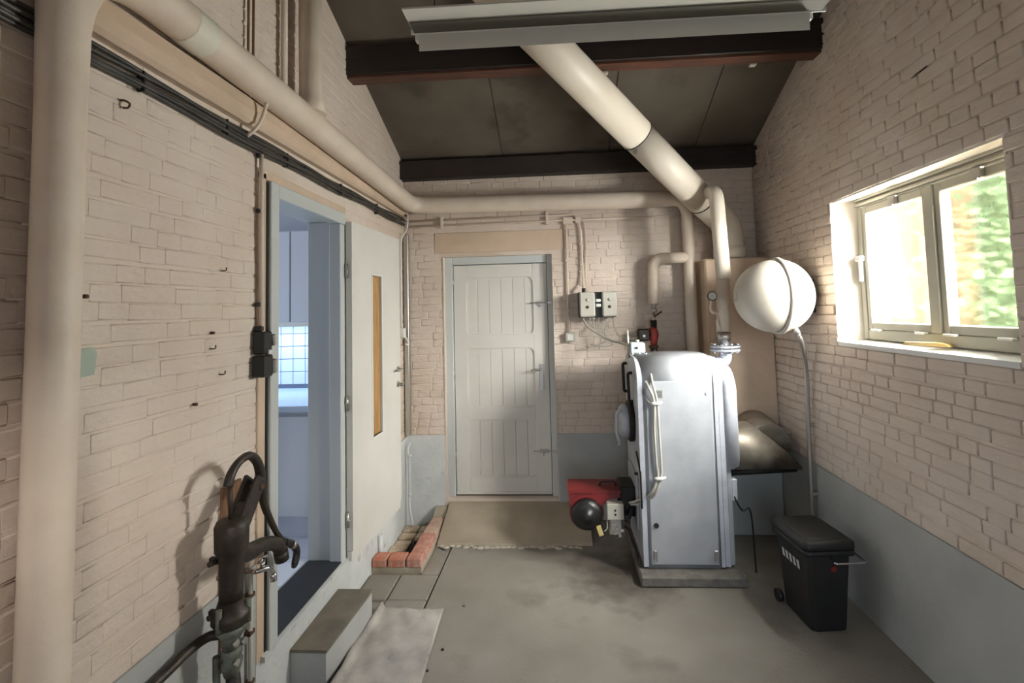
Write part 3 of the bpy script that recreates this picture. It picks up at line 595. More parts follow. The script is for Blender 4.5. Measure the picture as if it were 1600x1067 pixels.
MB().tube(spline([(.19,4.178,2.53),(.205,4.178,2.42),(.212,4.178,2.2),(.215,4.16,2.0),(.215,4.11,1.93)],5), .009, 8).build('tube', 'lag', t); box(.165,.21,4.165,4.195,2.50,2.56,.004).build('junction_box', 'lag', t)
for z in (2.32,2.14): box(.195,.228,4.165,4.196,z-.008,z+.008,.002).build('clip', 'lag', t)
MB().tube(spline([(.235,4.185,2.54),(.255,4.185,2.35),(.24,4.185,2.1),(.25,4.17,1.91)],5), .005, 6).build('thin_wire', 'lag', t)
t = thing('loose_wires', (.33,4.1,1.4), 'tangle of thin grey wires hanging under the twin switch box', 'wires')
for pts in ([(.255,4.08,1.67),(.27,4.07,1.62),(.31,4.06,1.58),(.34,4.06,1.50),(.30,4.07,1.45),(.22,4.1,1.44)], [(.285,4.08,1.67),(.29,4.06,1.60),(.34,4.06,1.62),(.385,4.06,1.66),(.40,4.08,1.67)], [(.33,4.1,1.69),(.325,4.07,1.6),(.35,4.06,1.52),(.42,4.06,1.49),(.43,4.07,1.46),(.36,4.07,1.45),(.26,4.09,1.46)], [(.45,4.08,1.67),(.455,4.07,1.60),(.50,4.06,1.53),(.60,4.05,1.51),(.72,4.03,1.56)], [(.40,4.08,1.67),(.39,4.07,1.62),(.37,4.06,1.57),(.385,4.06,1.5),(.33,4.08,1.47)]):
    MB().tube(spline(pts,5), .0045, 6).build('wire', 'greycable', t)
# valve set under the branch
t = thing('circulation_pump', (.775,4.05,1.40), 'small red circulation valve with a dark motor below the cream branch pipe', 'pump')
MB().lathe([(0,.03),(.03,.03),(.03,.022),(.06,.022),(.06,.028),(.08,.028)], (.778,4.06,1.72), (0,0,1), 8).build('union', 'steel', t)
MB().cyl((.776,4.06,1.60),(.778,4.06,1.73), .012, n=10).build('stem', 'steel', t); MB().tube([(.776,4.05,1.685),(.80,4.03,1.70),(.835,4.02,1.725)], .007, 7).build('lever', 'rust', t)
MB().lathe([(0,.026),(.07,.024),(.08,.03),(.1,.03)], (.773,4.06,1.655), (0,0,-1), 12).build('coupling', 'darkmetal', t)
MB().lathe([(0,.022),(.03,.036),(.07,.042),(.11,.03),(.15,.024)], (.77,4.06,1.60), (0,0,-1), 16).build('body', 'valvered', t)
MB().box(.64,.735,4.02,4.10,1.49,1.585,.01).cyl((.735,4.06,1.54),(.77,4.06,1.54), .03, n=14).build('motor', 'darkmetal', t); MB().cyl((.685,4.021,1.53),(.685,4.012,1.53), .011, n=12).build('motor_cap', 'white', t)
MB().lathe([(0,.04),(.02,.04)], (.768,4.06,1.45), (0,0,-1), 8).build('flange', 'rust', t); MB().tube(fillet([(.768,4.06,1.44),(.766,4.05,1.38),(.75,3.8,1.38)],.05), .03, 12).build('tail_pipe', 'darkmetal', t)
# vertical flow pipe above the boiler
t = thing('flow_pipe', (1.17,3.58,1.4), 'upright flow pipe with bright cream lagging above the bolted flange', 'pipe')
MB().tube(fillet([(1.20,3.6,1.955),(1.175,3.6,2.60),(1.15,3.95,2.655)],.09,8), .052, 22).build('lagging', 'flue', t)
MB().tube([(1.178,3.6,1.56),(1.196,3.6,1.957)], .046, 20).build('lower_lagging', 'lag', t)
MB().cyl((1.176,3.595,1.50),(1.178,3.6,1.57), .049, n=18).build('sleeve', 'steel', t); MB().tube([(1.174,3.56,1.44),(1.174,3.57,1.52)], [.032,.024], 14).build('neck', 'silverlight', t)
for z in (1.438,1.462): MB().cyl((1.174,3.56,z),(1.174,3.56,z+.016), .10, n=26).build('flange', 'silverlight', t)
for k in range(8):
    a = k*PI/4+.2; x, y = 1.174+.083*math.cos(a), 3.56+.083*math.sin(a); m = MB(); m.cyl((x,y,1.425),(x,y,1.49), .006, n=6); m.cyl((x,y,1.478),(x,y,1.494), .012, n=6); m.cyl((x,y,1.424),(x,y,1.438), .012, n=6); m.build('bolt', 'chrome', t)
MB().tube(fillet([(1.174,3.56,1.44),(1.172,3.565,1.36),(1.06,3.58,1.35)],.07,8), .043, 16).build('elbow', 'silverlight', t); MB().cyl((1.09,3.578,1.352),(1.03,3.58,1.352), .047, n=14).build('rusty_union', 'rust', t)
g = MB().lathe([(0,.03),(.02,.034),(.028,.034)], (1.10,3.57,1.83), (-.2,-1,0), 20).build('gauge', 'blackp', t, 'small black pressure gauge'); MB().lathe([(0,.027),(.002,.027)], (1.095,3.54,1.83), (-.2,-1,0), 18).build('dial', 'greyplastic', g)
MB().tube(spline([(1.10,3.58,1.80),(1.09,3.58,1.74),(1.115,3.58,1.71),(1.15,3.59,1.715)],5), .010, 8).build('siphon', 'lag', t); MB().tube(spline([(1.15,3.58,1.68),(1.13,3.57,1.64),(1.15,3.57,1.58)],5), .010, 8).build('siphon', 'lag', t)

# ------------------------------------------------------------------ boiler
t = thing('boiler_plinth', (.8,3.56,0), 'low grey concrete plinth under the silver boiler', 'plinth')
MB().box(.468,1.13,3.205,3.92,0,.066,.01).build('slab', 'mortar', t)
b = thing('boiler', (.78,3.6,.066), 'tall silver painted boiler with a round hatch and hanging cables', 'boiler')
def prof(y0, y1, zt, z0=.07, r=.16, rz=.15):
    p = [(y0,z0)]
    for k in range(9): a = k*PI/2/8; p.append((y0+r-r*math.cos(a),zt-rz+rz*math.sin(a)))
    for k in range(9): a = k*PI/2/8; p.append((y1-r+r*math.sin(a),zt-rz+rz*math.cos(a)))
    return p+[(y1,z0)]
m = MB(); m.prism(prof(3.305,3.88,1.43), 0, .535,1.0); bc = m.build('casing', 'silver', b)
for p in bc.data.polygons: p.use_smooth = len(p.vertices) == 4
box(.553,.985,3.292,3.3065,.095,1.272,.006).build('side_panel', 'silver', b, 'flat silver side panel')
bp_ = MB().box(.62,.665,3.288,3.293,1.165,1.215,.001).build('maker_plate', 'steel', b)
for z in (1.175,1.188,1.201): box(.624,.661,3.2865,3.2882,z,z+.004).build('plate_line', 'darkmetal', bp_)
MB().cyl((.592,3.294,.345),(.592,3.286,.345), .016, n=18).build('plug', 'blackp', b); MB().cyl((.955,3.293,1.19),(.955,3.288,1.19), .012, n=12).build('screw', 'silverlight', b)
for x, z in ((.58,.16),(.965,.16)): box(x-.012,x+.012,3.283,3.293,z-.04,z+.03,.004).build('bracket', 'steel', b)
m = MB(); m.prism(prof(3.30,3.885,1.42,.08), 0, .505,.536); m.build('front_plate', 'silverlight', b)
for x0, x1, dy, zt in ((1.0,1.025,.0,1.42),(1.03,1.06,.008,1.41)):
    m = MB(); m.prism(prof(3.298+dy,3.885-dy,zt,.08), 0, x0, x1); m.build('rib', 'silverlight', b)
m = MB()
rings = []
for x, g in ((1.06,.0),(1.10,-.004),(1.145,.012),(1.165,.05)): rings.append([(x,y,z) for y, z in prof(3.305+g,3.88-g,1.36-g,.70+g,.13,.13)])
m.ring_surface(rings); m.build('rear_section', 'silverlight', b)
box(1.06,1.10,3.33,3.86,.07,.72,.01).build('rear_leg', 'silver', b); box(1.10,1.135,3.34,3.38,.48,.62,.004).build('rear_tab', 'silverlight', b); box(1.155,1.19,3.46,3.49,.80,.90,.004).build('duct_clip', 'silverlight', b)
# front fittings (left end)
for y, z0, z1 in ((3.78,1.13,1.34),(3.52,1.10,1.30)):
    MB().tube(fillet([(.507,y,z0),(.478,y,z0),(.475,y,z1),(.507,y,z1)],.02,4), .011, 8).build('pull_bar', 'darkmetal', b)
h = MB().lathe([(0,.145),(.03,.145),(.04,.135)], (.508,3.58,.955), (-1,0,0), 32).build('hatch_ring', 'darkmetal', b)
MB().lathe([(.035,.12),(.075,.12),(.095,.10),(.10,.03)], (.508,3.58,.955), (-1,0,0), 32).build('hatch', 'silverlight', h)
m = MB(); m.tube(fillet([(.42,3.50,1.05),(.385,3.50,1.03),(.38,3.50,.88),(.40,3.50,.82)],.03,4), .011, 8); m.build('hatch_handle', 'silverlight', h); MB().cyl((.40,3.5,.83),(.395,3.5,.79), .008, n=8).build('toggle', 'steel', h)
box(.488,.508,3.40,3.80,.26,.62,.008).build('burner_plate', 'silver', b)
MB().tube([(.49,3.36,.80),(.50,3.32,.72),(.505,3.30,.68),(.505,3.298,.45)], .006, 6).build('damper_rod', 'darkmetal', b); MB().obox((.482,3.34,.66),(1,0,0),(0,1,0),(0,0,1),.012,.008,.008,.002).build('damper_pin', 'blackp', b)
# thermostat on top
th = thing('thermostat', (.555,3.6,1.41), 'pale blue-grey thermostat box with a rod on top of the boiler', 'thermostat')
box(.502,.61,3.54,3.63,1.432,1.512,.010).build('housing', 'bluegrey', th); MB().cyl((.548,3.539,1.475),(.548,3.532,1.475), .008, n=12).build('dial', 'blackp', th); MB().cyl((.56,3.58,1.51),(.56,3.58,1.53), .014, n=12).build('knob', 'greyplastic', th)
MB().cyl((.495,3.58,1.40),(.492,3.58,1.60), .008, n=8).build('sensor_rod', 'greyplastic', th)
for x in (.515,.565,.61): MB().lathe([(0,.014),(.02,.018),(.035,.012)], (x,3.56,1.41), (0,0,1), 10).build('gland', 'chrome', th)
MB().box(.60,.625,3.55,3.58,1.40,1.435,.004).build('bracket', 'white', th)
# cables on the boiler
t = thing('boiler_cables', (.6,3.28,.5), 'grey cables tied together down the silver boiler side', 'cables')
cA = spline([(.20,4.08,1.672),(.25,4.02,1.60),(.40,3.90,1.51),(.505,3.66,1.475),(.545,3.40,1.33),(.575,3.275,1.235),(.605,3.272,1.14),(.60,3.272,.95),(.605,3.272,.75),(.61,3.275,.66),(.565,3.275,.56),(.49,3.38,.47),(.44,3.42,.44)], 6)
cB = spline([(.61,3.55,1.42),(.605,3.42,1.40),(.60,3.28,1.27),(.625,3.272,1.14),(.63,3.272,.95),(.635,3.272,.75),(.63,3.275,.66),(.585,3.275,.545),(.50,3.38,.45),(.45,3.42,.43)], 6)
for c in (cA, cB): MB().tube(c, .0085, 8).build('cable', 'greycable', t)
for z, x in ((1.135,.615),(.655,.62)): MB().tube([(x-.034,3.268,z),(x-.017,3.258,z-.003),(x+.02,3.258,z),(x+.04,3.268,z+.004)], [.008,.012,.012,.007], 8).build('cable_tie', 'white', t)
MB().tube(spline([(.515,3.545,1.41),(.52,3.48,1.36),(.50,3.40,1.30),(.53,3.32,1.2),(.59,3.274,1.12)],5), .006, 6).build('thin_cable', 'greycable', t)
# burner
t = thing('oil_burner', (.25,3.55,.2), 'red oil burner with a black fan housing beside the boiler foot', 'burner')
fc = (.152,.352); poly = [(.03,.505),(.385,.500),(.385,.455),(.30,.44),(.272,.41)]
for k in range(15): a = math.radians(25-k*16); poly.append((fc[0]+.118*math.cos(a), fc[1]+.118*math.sin(a)))
poly.append((.032,.44))
m = MB(); m.prism(poly, 1, 3.47, 3.68); m.build('housing', 'red', t)
m = MB(); m.prism([(.025,.51),(.39,.505),(.39,.485),(.03,.488)], 1, 3.462, 3.69); m.build('lid', 'red', t)
MB().lathe([(0,.105),(.03,.105),(.05,.097),(.065,.07),(.07,.03),(.078,.028),(.08,.01)], (fc[0],3.472,fc[1]), (0,-1,0), 32).build('fan_cover', 'blackp', t)
m = MB(); m.box(.385,.49,3.46,3.66,.40,.535,.01); m.cyl((.385,3.56,.40),(.49,3.56,.40), .10, n=20); m.build('flange_block', 'darkmetal', t)
gb = box(.285,.40,3.405,3.47,.33,.437,.006).build('control_unit', 'greyplastic', t)
for z in (.368,.395): MB().cyl((.342,3.406,z),(.342,3.40,z), .007, n=10).build('screw', 'darkmetal', gb)
m = MB(); m.box(.30,.39,3.43,3.52,.215,.33,.01); m.build('fuel_pump', 'steel', t)
for x, z in ((.325,.30),(.35,.27),(.335,.24),(.37,.225),(.385,.26)): MB().cyl((x,3.432,z),(x,3.412,z), .011, n=8).build('fuel_fitting', 'chrome', t)
MB().tube(fillet([(.25,3.56,.505),(.26,3.56,.53),(.36,3.56,.535),(.37,3.56,.50)],.02,4), .006, 6).build('grip', 'blackp', t)
MB().tube(spline([(.275,3.46,.40),(.285,3.43,.33),(.283,3.42,.27),(.262,3.42,.25)],5), .004, 6).build('tag_string', 'greycable', t); MB().obox((.235,3.42,.255),(.95,0,.3),(0,1,0),(-.3,0,.95),.016,.004,.035,.002).build('tag', 'tag', t, 'yellow tag')
MB().tube(spline([(.40,3.43,.28),(.43,3.42,.26),(.445,3.40,.21),(.47,3.36,.14),(.475,3.30,.09)],5), .007, 7).build('fuel_hose', 'darkmetal', t)
for dz in (0,.02,.04): MB().tube(spline([(.40,3.45,.36-dz),(.43,3.43,.35-dz),(.46,3.45,.40-dz),(.485,3.47,.42-dz)],5), .006, 6).build('wire', 'blackp', t)
# smoke duct
t = thing('smoke_duct', (1.4,3.6,.6), 'sooty silver smoke duct between the boiler and the back right corner', 'duct')
c0 = Vector((1.16,3.60,.765)); r = .165; n = 32; rings = []
for f in (0,.15,1):
    ring = []
    for k in range(n):
        a = 2*PI*k/n; y, z = c0.y+r*math.cos(a), c0.z+r*math.sin(a); xe = 1.655-.34*((math.sin(a)+1)/2)**1.2
        ring.append((1.165+(xe-1.165)*f,y,z))
    rings.append(ring)
MB().ring_surface(rings).build('horizontal_pipe', 'dirtysilver', t)
MB().tube([(1.47,3.62,.76),(1.47,3.93,.80)], .15, 24).build('wall_pipe', 'dirtysilver', t)
MB().tube([(1.13,3.53,.60),(1.60,3.53,.625)], .022, 12).build('dark_lip', 'darkmetal', t, 'black lower edge'); MB().tube([(1.152,3.6,.765),(1.185,3.6,.765)], .172, 32).build('joint_band', 'dirtysilver', t); MB().lathe([(0,.013),(.006,.013),(.007,.006)], (1.52,3.455,.78), (0,-1,.1), 12).build('screw_cap', 'rust', t)  # dark tube run along the lower edge of the duct
# stub of wire behind the boiler
t = thing('loose_black_wire', (1.2,3.5,.1), 'thin black wire drooping behind the boiler foot', 'wire'); MB().tube(spline([(1.105,3.36,.55),(1.12,3.34,.49),(1.16,3.34,.42),(1.22,3.36,.40),(1.25,3.4,.0)],5), .006, 6).build('wire', 'blackp', t)
# expansion vessel
t = thing('expansion_vessel', (1.44,3.33,1.57), 'round cream-white expansion vessel with a seam band near the window', 'vessel')
Rv = .245; pr = []
for k in range(15):
    a = k*PI/2/14; pr.append((-.015-Rv*1.02*math.cos(a)*(1 if k else 1), Rv*math.sin(a)*.985))
MB().lathe(pr, (1.445,3.33,1.815), (1,0,0), 44).build('front_dome', 'vessel', t)
pr = [(.0+Rv*.92*math.sin(k*PI/2/14), Rv*math.cos(k*PI/2/14)) for k in range(15)]
MB().lathe(pr, (1.445,3.33,1.815), (1,0,0), 44).build('rear_dome', 'vessel', t)
MB().lathe([(-.016,.235),(-.014,.252),(.008,.257),(.01,.246)], (1.445,3.33,1.815), (1,0,0), 48).build('seam_band', 'vessel', t)
MB().lathe([(0,.035),(.012,.035),(.012,.028),(.006,.026)], (1.188,3.33,1.815), (-1,0,0), 20).build('valve_cap', 'vessel', t)
MB().box(1.64,1.69,3.30,3.36,1.70,1.92,.004).build('wall_bracket', 'darkmetal', t); MB().cyl((1.51,3.235,1.605),(1.525,3.225,1.565), .018, n=12).build('nozzle', 'steel', t)
t = thing('vessel_pipe', (1.64,3.42,0), 'thin steel pipe bending from the round vessel down the right wall', 'pipe')
MB().tube(spline([(1.523,3.227,1.57),(1.555,3.25,1.51),(1.61,3.34,1.40),(1.635,3.38,1.25),(1.642,3.41,.9),(1.645,3.43,.35),(1.645,3.44,.0)],6), .014, 10).build('tube', 'steel', t)
for z in (.95,.5): box(1.64,1.69,3.40,3.43,z-.01,z+.01,.003).build('clip', 'steel', t)
# wheelie bin
t = thing('waste_bin', (1.4,2.95,0), 'small black plastic waste bin with a hinged lid by the right wall', 'bin')
yaw = .10
def bp3(x, y, z): c = Vector((1.395,2.945,0)); q = Matrix.Rotation(yaw,3,'Z') @ Vector((x,y,0)); return c+q+Vector((0,0,z))
def rrect(hx, hy, rr, z, n=5):
    o = []
    for cx_, cy_, a0 in ((hx-rr,hy-rr,0),(-hx+rr,hy-rr,90),(-hx+rr,-hy+rr,180),(hx-rr,-hy+rr,270)):
        for k in range(n+1): a = math.radians(a0+90*k/n); o.append(bp3(cx_+rr*math.cos(a), cy_+rr*math.sin(a), z))
    return o
MB().ring_surface([rrect(.098,.135,.03,.0),rrect(.10,.138,.03,.01),rrect(.122,.162,.03,.40),rrect(.124,.164,.03,.42)]).build('body', 'binp', t)
MB().ring_surface([rrect(.125,.166,.03,.405),rrect(.142,.182,.035,.41),rrect(.142,.182,.035,.435),rrect(.13,.17,.03,.44)]).build('rim', 'binp', t)
MB().ring_surface([rrect(.138,.178,.035,.441),rrect(.144,.184,.035,.447),rrect(.142,.182,.035,.475),rrect(.115,.155,.03,.485),rrect(.108,.148,.03,.482),rrect(.10,.14,.03,.492)]).build('lid', 'binp', t)
MB().ring_surface([rrect(.03,.012,.01,.50) ,rrect(.03,.012,.01,.512)]).build('lid_knob', 'binp', t) if False else None
ha = [bp3(.0,-.168,.405), bp3(-.02,-.235,.40), bp3(.155,-.235,.40), bp3(.15,-.12,.41)]
MB().tube(fillet(ha,.02,4), .0045, 7).build('wire_handle', 'chrome', t)
MB().lathe([(0,.018),(.005,.016)], bp3(.02,-.158,.335), (0,-1,-.1), 14).build('reflector', 'redref', t, 'dull red reflector')
lab = MB()
for k in range(5):
    y0 = -.085+k*.036; c = [bp3(-.1185+.0,y0,.30),bp3(-.1185,y0+.024,.30),bp3(-.1205,y0+.030,.345),bp3(-.1205,y0+.006,.345)]
    lab.add(c, [(0,1,2,3)])
for v in range(len(lab.v)): lab.v[v] = tuple(Vector(lab.v[v])+Vector((-.0025,0,0)))
lab.build('printed_mark', 'print', t, 'short white printed mark')
for s_ in (-1,1): a = bp3(.11*s_,.15,.035); c = bp3(.135*s_,.15,.035); MB().cyl(a,c,.035,n=18).build('wheel', 'blackp', t)

# ------------------------------------------------------------------ fluorescent fitting
t = thing('strip_light', (.23,1.82,2.78), 'long grey-white strip light hanging below the sloping ceiling', 'light')
def sk(p): return (p[0], p[1], p[2]-.004*(p[0]-.23))
m = MB(); m.prism([(1.70,2.878),(1.80,2.876),(1.855,2.886),(1.855,2.892),(1.80,2.884),(1.70,2.885)], 0, -.545, 1.03); m.v = [sk(v) for v in m.v]; m.build('reflector_tray', 'lamp', t)
m = MB(); m.box(-.555,1.045,1.845,1.853,2.868,2.893,.002); m.v = [sk(v) for v in m.v]; m.build('tray_lip', 'white', t, 'bright folded edge of the tray')
m = MB(); m.box(-.54,1.025,1.775,1.843,2.8705,2.8745); m.v = [sk(v) for v in m.v]; m.build('shade_strip', 'trayshade', t, 'dull grey-brown strip painted as shade under the tray')  # dark strip puts the shade under the tray into colour
m = MB(); m.prism([(1.852,2.872),(1.856,2.803),(1.925,2.846),(1.93,2.89),(1.852,2.89)], 0, -.525, .985); m.v = [sk(v) for v in m.v]; m.build('housing', 'lamp', t)
for x in (-.535,.995): m = MB(); m.box(x-.008,x+.008,1.86,1.89,2.85,2.885,.003); m.v = [sk(v) for v in m.v]; m.build('lamp_holder', 'white', t)
MB().cyl((.962,1.861,2.845),(.962,1.854,2.845), .009, n=12).build('starter', 'steel', t)
for x in (-.46,.92): MB().tube([(x,1.86,2.89),(x,1.86,roof(1.86)+.01)], .004, 6).build('hanger', 'darkmetal', t)

# ------------------------------------------------------------------ hand pump at the left wall
t = thing('hand_pump', (-1.22,1.76,.4), 'black cast-iron hand pump with a long curved lever by the doorway', 'pump')
PXW = -1.22
b = MB(); b.lathe([(0,.040),(.05,.039),(.13,.041),(.16,.044),(.175,.055),(.262,.057),(.278,.050),(.287,.02)], (PXW,1.762,.745), (0,0,1), 28); b.build('cylinder', 'iron', t)
m = MB(); m.tube(spline([(PXW,1.762,.915),(PXW,1.85,.865),(PXW,1.96,.845),(PXW,2.05,.80),(PXW+.004,2.075,.745)],6), catmull([.042,.034,.028,.028,.024],6), 14); m.cyl((PXW+.004,2.07,.765),(PXW+.006,2.078,.725), .029, n=14); m.build('spout', 'iron', t)
m = MB()
for s_ in (-1,1): m.obox((PXW+s_*.022,1.842,1.055),(0,.62,.785),(1,0,0),(0,-.785,.62),.095,.009,.034,.005)
m.obox((PXW,1.805,1.00),(0,.62,.785),(1,0,0),(0,-.785,.62),.065,.028,.034,.006); m.build('lever_bracket', 'iron', t); MB().cyl((PXW-.036,1.893,1.098),(PXW+.036,1.893,1.098), .012, n=12).build('pivot_pin', 'rust', t)
hp_ = [(PXW,1.738,1.150),(PXW,1.755,1.190),(PXW,1.80,1.222),(PXW,1.862,1.226),(PXW,1.915,1.18),(PXW,1.938,1.10),(PXW,1.956,1.01),(PXW,2.0,.925),(PXW,2.06,.835),(PXW,2.12,.775)]
MB().tube(spline(hp_,6), catmull([.017,.016,.015,.016,.018,.018,.015,.013,.012,.011],6), 12).build('lever', 'iron', t)
MB().tube(spline([(PXW,2.11,.785),(PXW,2.17,.745),(PXW,2.205,.70),(PXW,2.19,.652),(PXW,2.175,.645)],6), catmull([.015,.017,.016,.015,.008],6), 10).build('lever_grip', 'blackp', t); MB().tube([(PXW,2.16,.752),(PXW,2.178,.738)], .0185, 10).build('grip_ring', 'steel', t)
MB().cyl((PXW,1.755,1.02),(PXW,1.748,1.155), .007, n=8).build('piston_rod', 'iron', t)
fl_ = MB(); fl_.lathe([(0,.048),(.02,.064),(.05,.064),(.06,.050),(.09,.041)], (PXW,1.762,.655), (0,0,1), 22); fo = fl_.build('base_flange', 'iron', t)
for k in range(3): a = k*2.1+.4; x, y = PXW+.056*math.cos(a), 1.762+.056*math.sin(a); MB().cyl((x,y,.655),(x,y,.735), .011, n=6).build('bolt', 'ironmoss', fo)
for z in (.885,.70): m = MB(); m.box(PXW-.075,PXW-.02,1.742,1.76,z-.012,z+.012,.004); m.cyl((PXW-.055,1.718,z),(PXW-.045,1.745,z), .010, n=8); m.build('wall_lug', 'iron', t)
m = MB(); m.lathe([(0,.05),(.012,.054),(.03,.042),(.05,.03),(.09,.028)], (PXW,1.765,.654), (0,0,-1), 18); m.build('scaled_gasket', 'ironmoss', t, 'lime-scaled flange')
m = MB(); m.lathe([(0,.03),(.02,.036),(.035,.03),(.05,.037),(.07,.033),(.10,.024)], (PXW,1.768,.575), (0,0,-1), 16); m.build('valve_union', 'ironmoss', t)
MB().tube([(PXW,1.77,.50),(PXW,1.785,.40),(PXW,1.79,0)], [.023,.025,.025], 16).build('suction_pipe', 'iron', t); MB().tube([(PXW-.035,1.735,.56),(PXW-.035,1.74,.40),(PXW-.035,1.745,0)], .012, 8).build('side_pipe', 'ironmoss', t)
for y, z in ((1.745,.60),(1.79,.58),(1.75,.53)): MB().lathe([(0,.013),(.014,.013)], (PXW+.022,y,z), (1,0,0), 6).build('nut', 'steel', t)
tag(MB().box(XL+.001,XL+.013,1.868,1.985,.40,1.10,.003).build('backing_board', 'oldwood'), 'narrow brown wooden board on the wall behind the black pump', 'board')
t = thing('suction_line', (-1.3,1.5,.6), 'dark iron pipe running along the pale dado to the pump', 'pipe')
MB().tube(spline([(-1.235,1.74,.635),(-1.28,1.72,.635),(-1.305,1.65,.625),(-1.31,1.5,.615),(-1.31,.6,.60)],5), .0165, 10).build('tube', 'iron', t)
for y in (.9,1.3): box(-1.345,-1.31,y-.01,y+.01,.595,.63,.002).build('clip', 'steel', t)
t = thing('water_tap', (-1.31,2.02,.0), 'chrome water tap on a thin grey riser beside the hand pump', 'tap')
MB().tube([(-1.326,2.04,0),(-1.326,2.035,.70)], .0095, 8).build('riser', 'greyplastic', t)
m = MB(); m.tube(fillet([(-1.335,2.01,.715),(-1.28,2.0,.715),(-1.25,2.05,.71),(-1.245,2.065,.665)],.02,4), .011, 10); m.cyl((-1.27,2.03,.712),(-1.27,2.03,.745), .010, n=10); m.build('spout', 'chrome', t)
MB().tube([(-1.27,2.0,.75),(-1.27,2.03,.752),(-1.27,2.06,.75)], [.006,.009,.006], 8).build('tap_handle', 'chrome', t); MB().cyl((-1.246,2.064,.68),(-1.244,2.067,.645), .014, n=12).build('outlet', 'chrome', t)
for z in (.25,.45,.6): box(-1.345,-1.316,2.02,2.055,z-.009,z+.009,.002).build('clip', 'rust', t)
# step, cloth, kerb, grate
t = thing('door_step', (-1.24,2.61,0), 'concrete step with white painted sides below the kitchen doorway', 'step')
MB().prism([(-1.338,2.365),(-1.162,2.365),(-1.135,2.87),(-1.338,2.87)], 2, 0, .148).build('riser', 'dado', t); MB().prism([(-1.338,2.362),(-1.158,2.362),(-1.131,2.874),(-1.338,2.874)], 2, .148, .163).build('tread', 'steptop', t, 'worn grey-brown tread')
m = MB(); nu, nv = 30, 36; g = []
for i in range(nu+1):
    for j in range(nv+1):
        u, v = i/nu, j/nv
        xl, xr = -1.148+.0*v, -.702-.035*v
        x = xl+(xr-xl)*u+.008*math.sin(v*9)*(1-u); y = 2.30+v*.665+.012*math.sin(u*6+1)*v-.03*(1-v)*math.sin(u*5)
        z = .006+.005*math.sin(u*9+v*3)*math.sin(v*7+1)+.003*math.sin(u*21+v*17)
        if u < .12: z += .03*math.sin(PI*u/.12)*(0.4+.6*math.sin(v*4+.6)**2)
        if v < .25 and u < .35: z += .02*math.sin(PI*u/.35)*math.sin(PI*v/.25)
        z += .012*math.exp(-((u-.8)**2/.01+(v-.85)**2/.006))
        g.append((x,y,max(z,.003)))
n0 = len(g); top = g; bot = [(x,y,.0) for x, y, z in g]; fs = []
for i in range(nu):
    for j in range(nv): a = i*(nv+1)+j; fs += [(a,a+nv+1,a+nv+2,a+1), (n0+a,n0+a+1,n0+a+nv+2,n0+a+nv+1)]
edge = [j for j in range(nv+1)]+[i*(nv+1)+nv for i in range(1,nu+1)]+[nu*(nv+1)+j for j in range(nv-1,-1,-1)]+[i*(nv+1) for i in range(nu-1,0,-1)]
for k in range(len(edge)): a, b_ = edge[k], edge[(k+1) % len(edge)]; fs.append((a,b_,n0+b_,n0+a))
m.add(top+bot, fs, True); tag(m.build('floor_cloth', 'cloth'), 'crumpled grey-white floor cloth lying beside the step', 'cloth')
t = thing('brick_kerb', (-1.1,3.7,0), 'low L-shaped kerb of red bricks round the drain pit', 'kerb')
box(XL+.004,-.985,3.385,3.50,-.06,.028,.006).build('mortar_bed', 'ramp', t); MB().box(-1.105,-.985,3.50,4.10,-.06,.028,.006).build('mortar_bed', 'ramp', t)
def loose_brick(x0, x1, y0, y1, z0, z1, k): box(x0,x1,y0,y1,z0,z1,.008).build('brick', M['brick'][k % 3], t)
for k, (a, c) in enumerate(((XL+.008,-1.235),(-1.225,-1.105),(-1.095,-.99))): loose_brick(a, c, 3.38, 3.485, .02, .08+.003*k, (0,0,1)[k])
y = 3.49
for k in range(4): loose_brick(-1.095, -.99, y, y+.142, .02, .078+random.uniform(-.004,.004), 1 if k < 2 else 2); y += .15
m = MB(); m.prism([(4.09,.0),(4.09,.07),(4.16,.12),(4.19,.12),(4.19,0)], 0, -1.09, -.99); m.build('end_mortar', 'ramp', t)
t = thing('drain_grate', (-1.11,3.78,-.045), 'dark rusty drain grate sunk in the pit behind the red bricks', 'grate')
for k in range(6): box(-1.205+k*.018,-1.197+k*.018,3.69,3.87,-.045,-.022,.002).build('bar', 'darkmetal', t)
for y in (3.69,3.775,3.86): box(-1.208,-1.10,y,y+.009,-.047,-.024,.002).build('cross_bar', 'rust', t)
tag(MB().tube([(-1.325,3.52,-.03),(-1.325,3.515,.18)], .017, 12).build('pipe_stub', 'dadow'), 'short white pipe stub standing behind the red brick kerb', 'pipe')
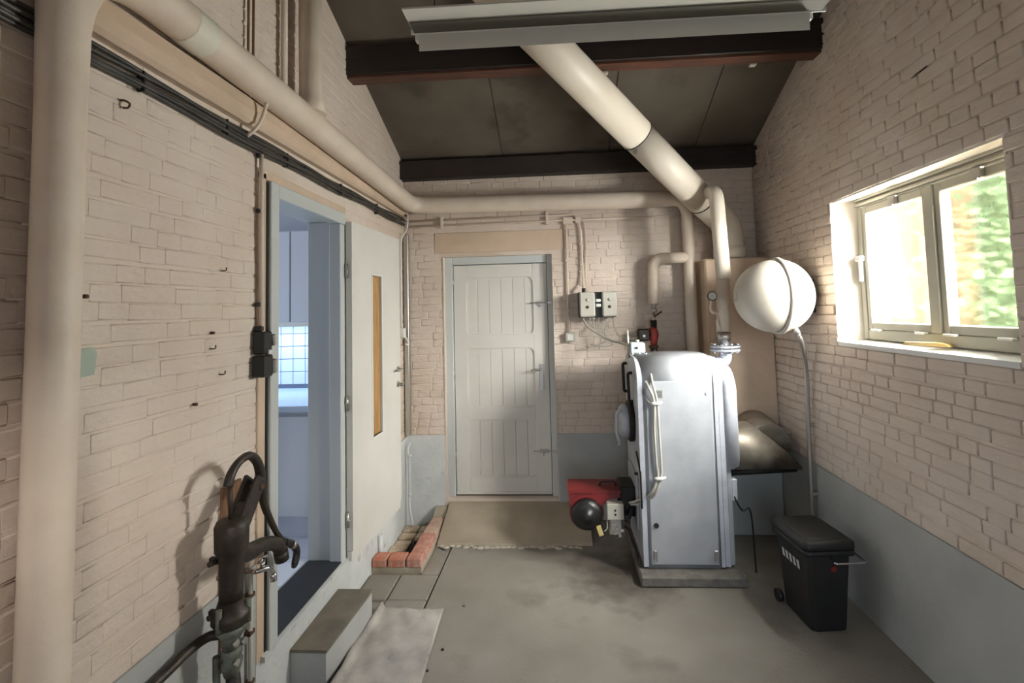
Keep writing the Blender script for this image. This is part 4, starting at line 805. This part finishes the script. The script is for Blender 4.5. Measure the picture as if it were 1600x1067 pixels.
# socket pair beside the doorway
t = thing('wall_switch', (-1.32,2.11,1.5), 'black switch and socket pair on the wall left of the kitchen doorway', 'switch')
box(XL,XL+.05,2.068,2.135,1.60,1.70,.006).build('upper_box', 'blackp', t); s = box(XL,XL+.055,2.06,2.135,1.50,1.595,.006).build('socket_box', 'blackp', t)
box(XL+.03,XL+.06,2.135,2.16,1.51,1.575,.006).build('plug', 'steel', s); MB().obox((XL+.04,2.148,1.66),(0,.97,.2),(1,0,0),(0,-.2,.97),.012,.014,.026,.004).build('switch_flap', 'steel', t); box(XL+.045,XL+.058,2.10,2.125,1.598,1.618,.003).build('label_tab', 'white', t); box(XL,XL+.03,2.075,2.105,1.70,1.725,.004).build('gland', 'blackp', t)
# marks, nails and hooks in the left wall
o = MB().prism([(1.27,1.605),(1.335,1.612),(1.342,1.675),(1.33,1.69),(1.272,1.685)], 0, XL+.0015, XL+.004).build('paint_patch', 'teal'); tag(o, 'pale teal patch of old paint on the left wall beside the fat pipe', 'patch')
names = (('highest, near the conduit',1.862,1.953), ('beside the teal patch, nearer the switch',1.806,1.647), ('below the other hooks near the black switch',1.861,1.542))
for nm, y, z in names:
    o = MB().tube(fillet([(XL,y,z),(XL+.016,y,z),(XL+.018,y+.008,z+.002),(XL+.016,y+.009,z+.014)],.005,3), .0024, 6).build('wall_hook', 'rust'); tag(o, 'small rusty hook in the left wall, '+nm, 'hook')
o = MB().tube(fillet([(XL,1.40,2.450),(XL+.014,1.402,2.450),(XL+.018,1.418,2.446),(XL+.014,1.415,2.43),(XL+.004,1.405,2.428)],.006,3), .0035, 6).build('iron_staple', 'rust'); tag(o, 'bent iron staple high in the left wall under the cables', 'staple')
for nm, y, z in (('low and alone near the middle of the wall',1.727,1.451),('just right of the fat upright pipe',1.30,1.836),('above the hook beside the switch',1.812,1.708)):
    o = MB().cyl((XL-.002,y,z),(XL+.012,y,z), .006, n=8).build('wall_nail', 'rust'); tag(o, 'rusty nail head in the left wall, '+nm, 'nail')
o = MB().tube([(XR,2.33,2.80),(XR-.012,2.28,2.80),(XR-.012,2.22,2.805)], .004, 6).build('wall_nail', 'rust'); tag(o, 'rusty nail above the window on the right wall', 'nail')
for k, (x, y, r_) in enumerate(((-.62,3.0,.012),(-.66,2.62,.010),(-.70,2.47,.008))):
    o = MB().lathe([(0,r_),(r_*.5,r_*.8),(r_*.8,r_*.3)], (x,y,0), (.05,0,1), 7).build('grit_crumb', 'darkmetal' if k else 'mortar'); tag(o, ('pale-tipped crumb alone on the open concrete floor','dark crumb near the long edge of the floor cloth','small dark crumb at the near corner of the floor cloth')[k], 'crumb')
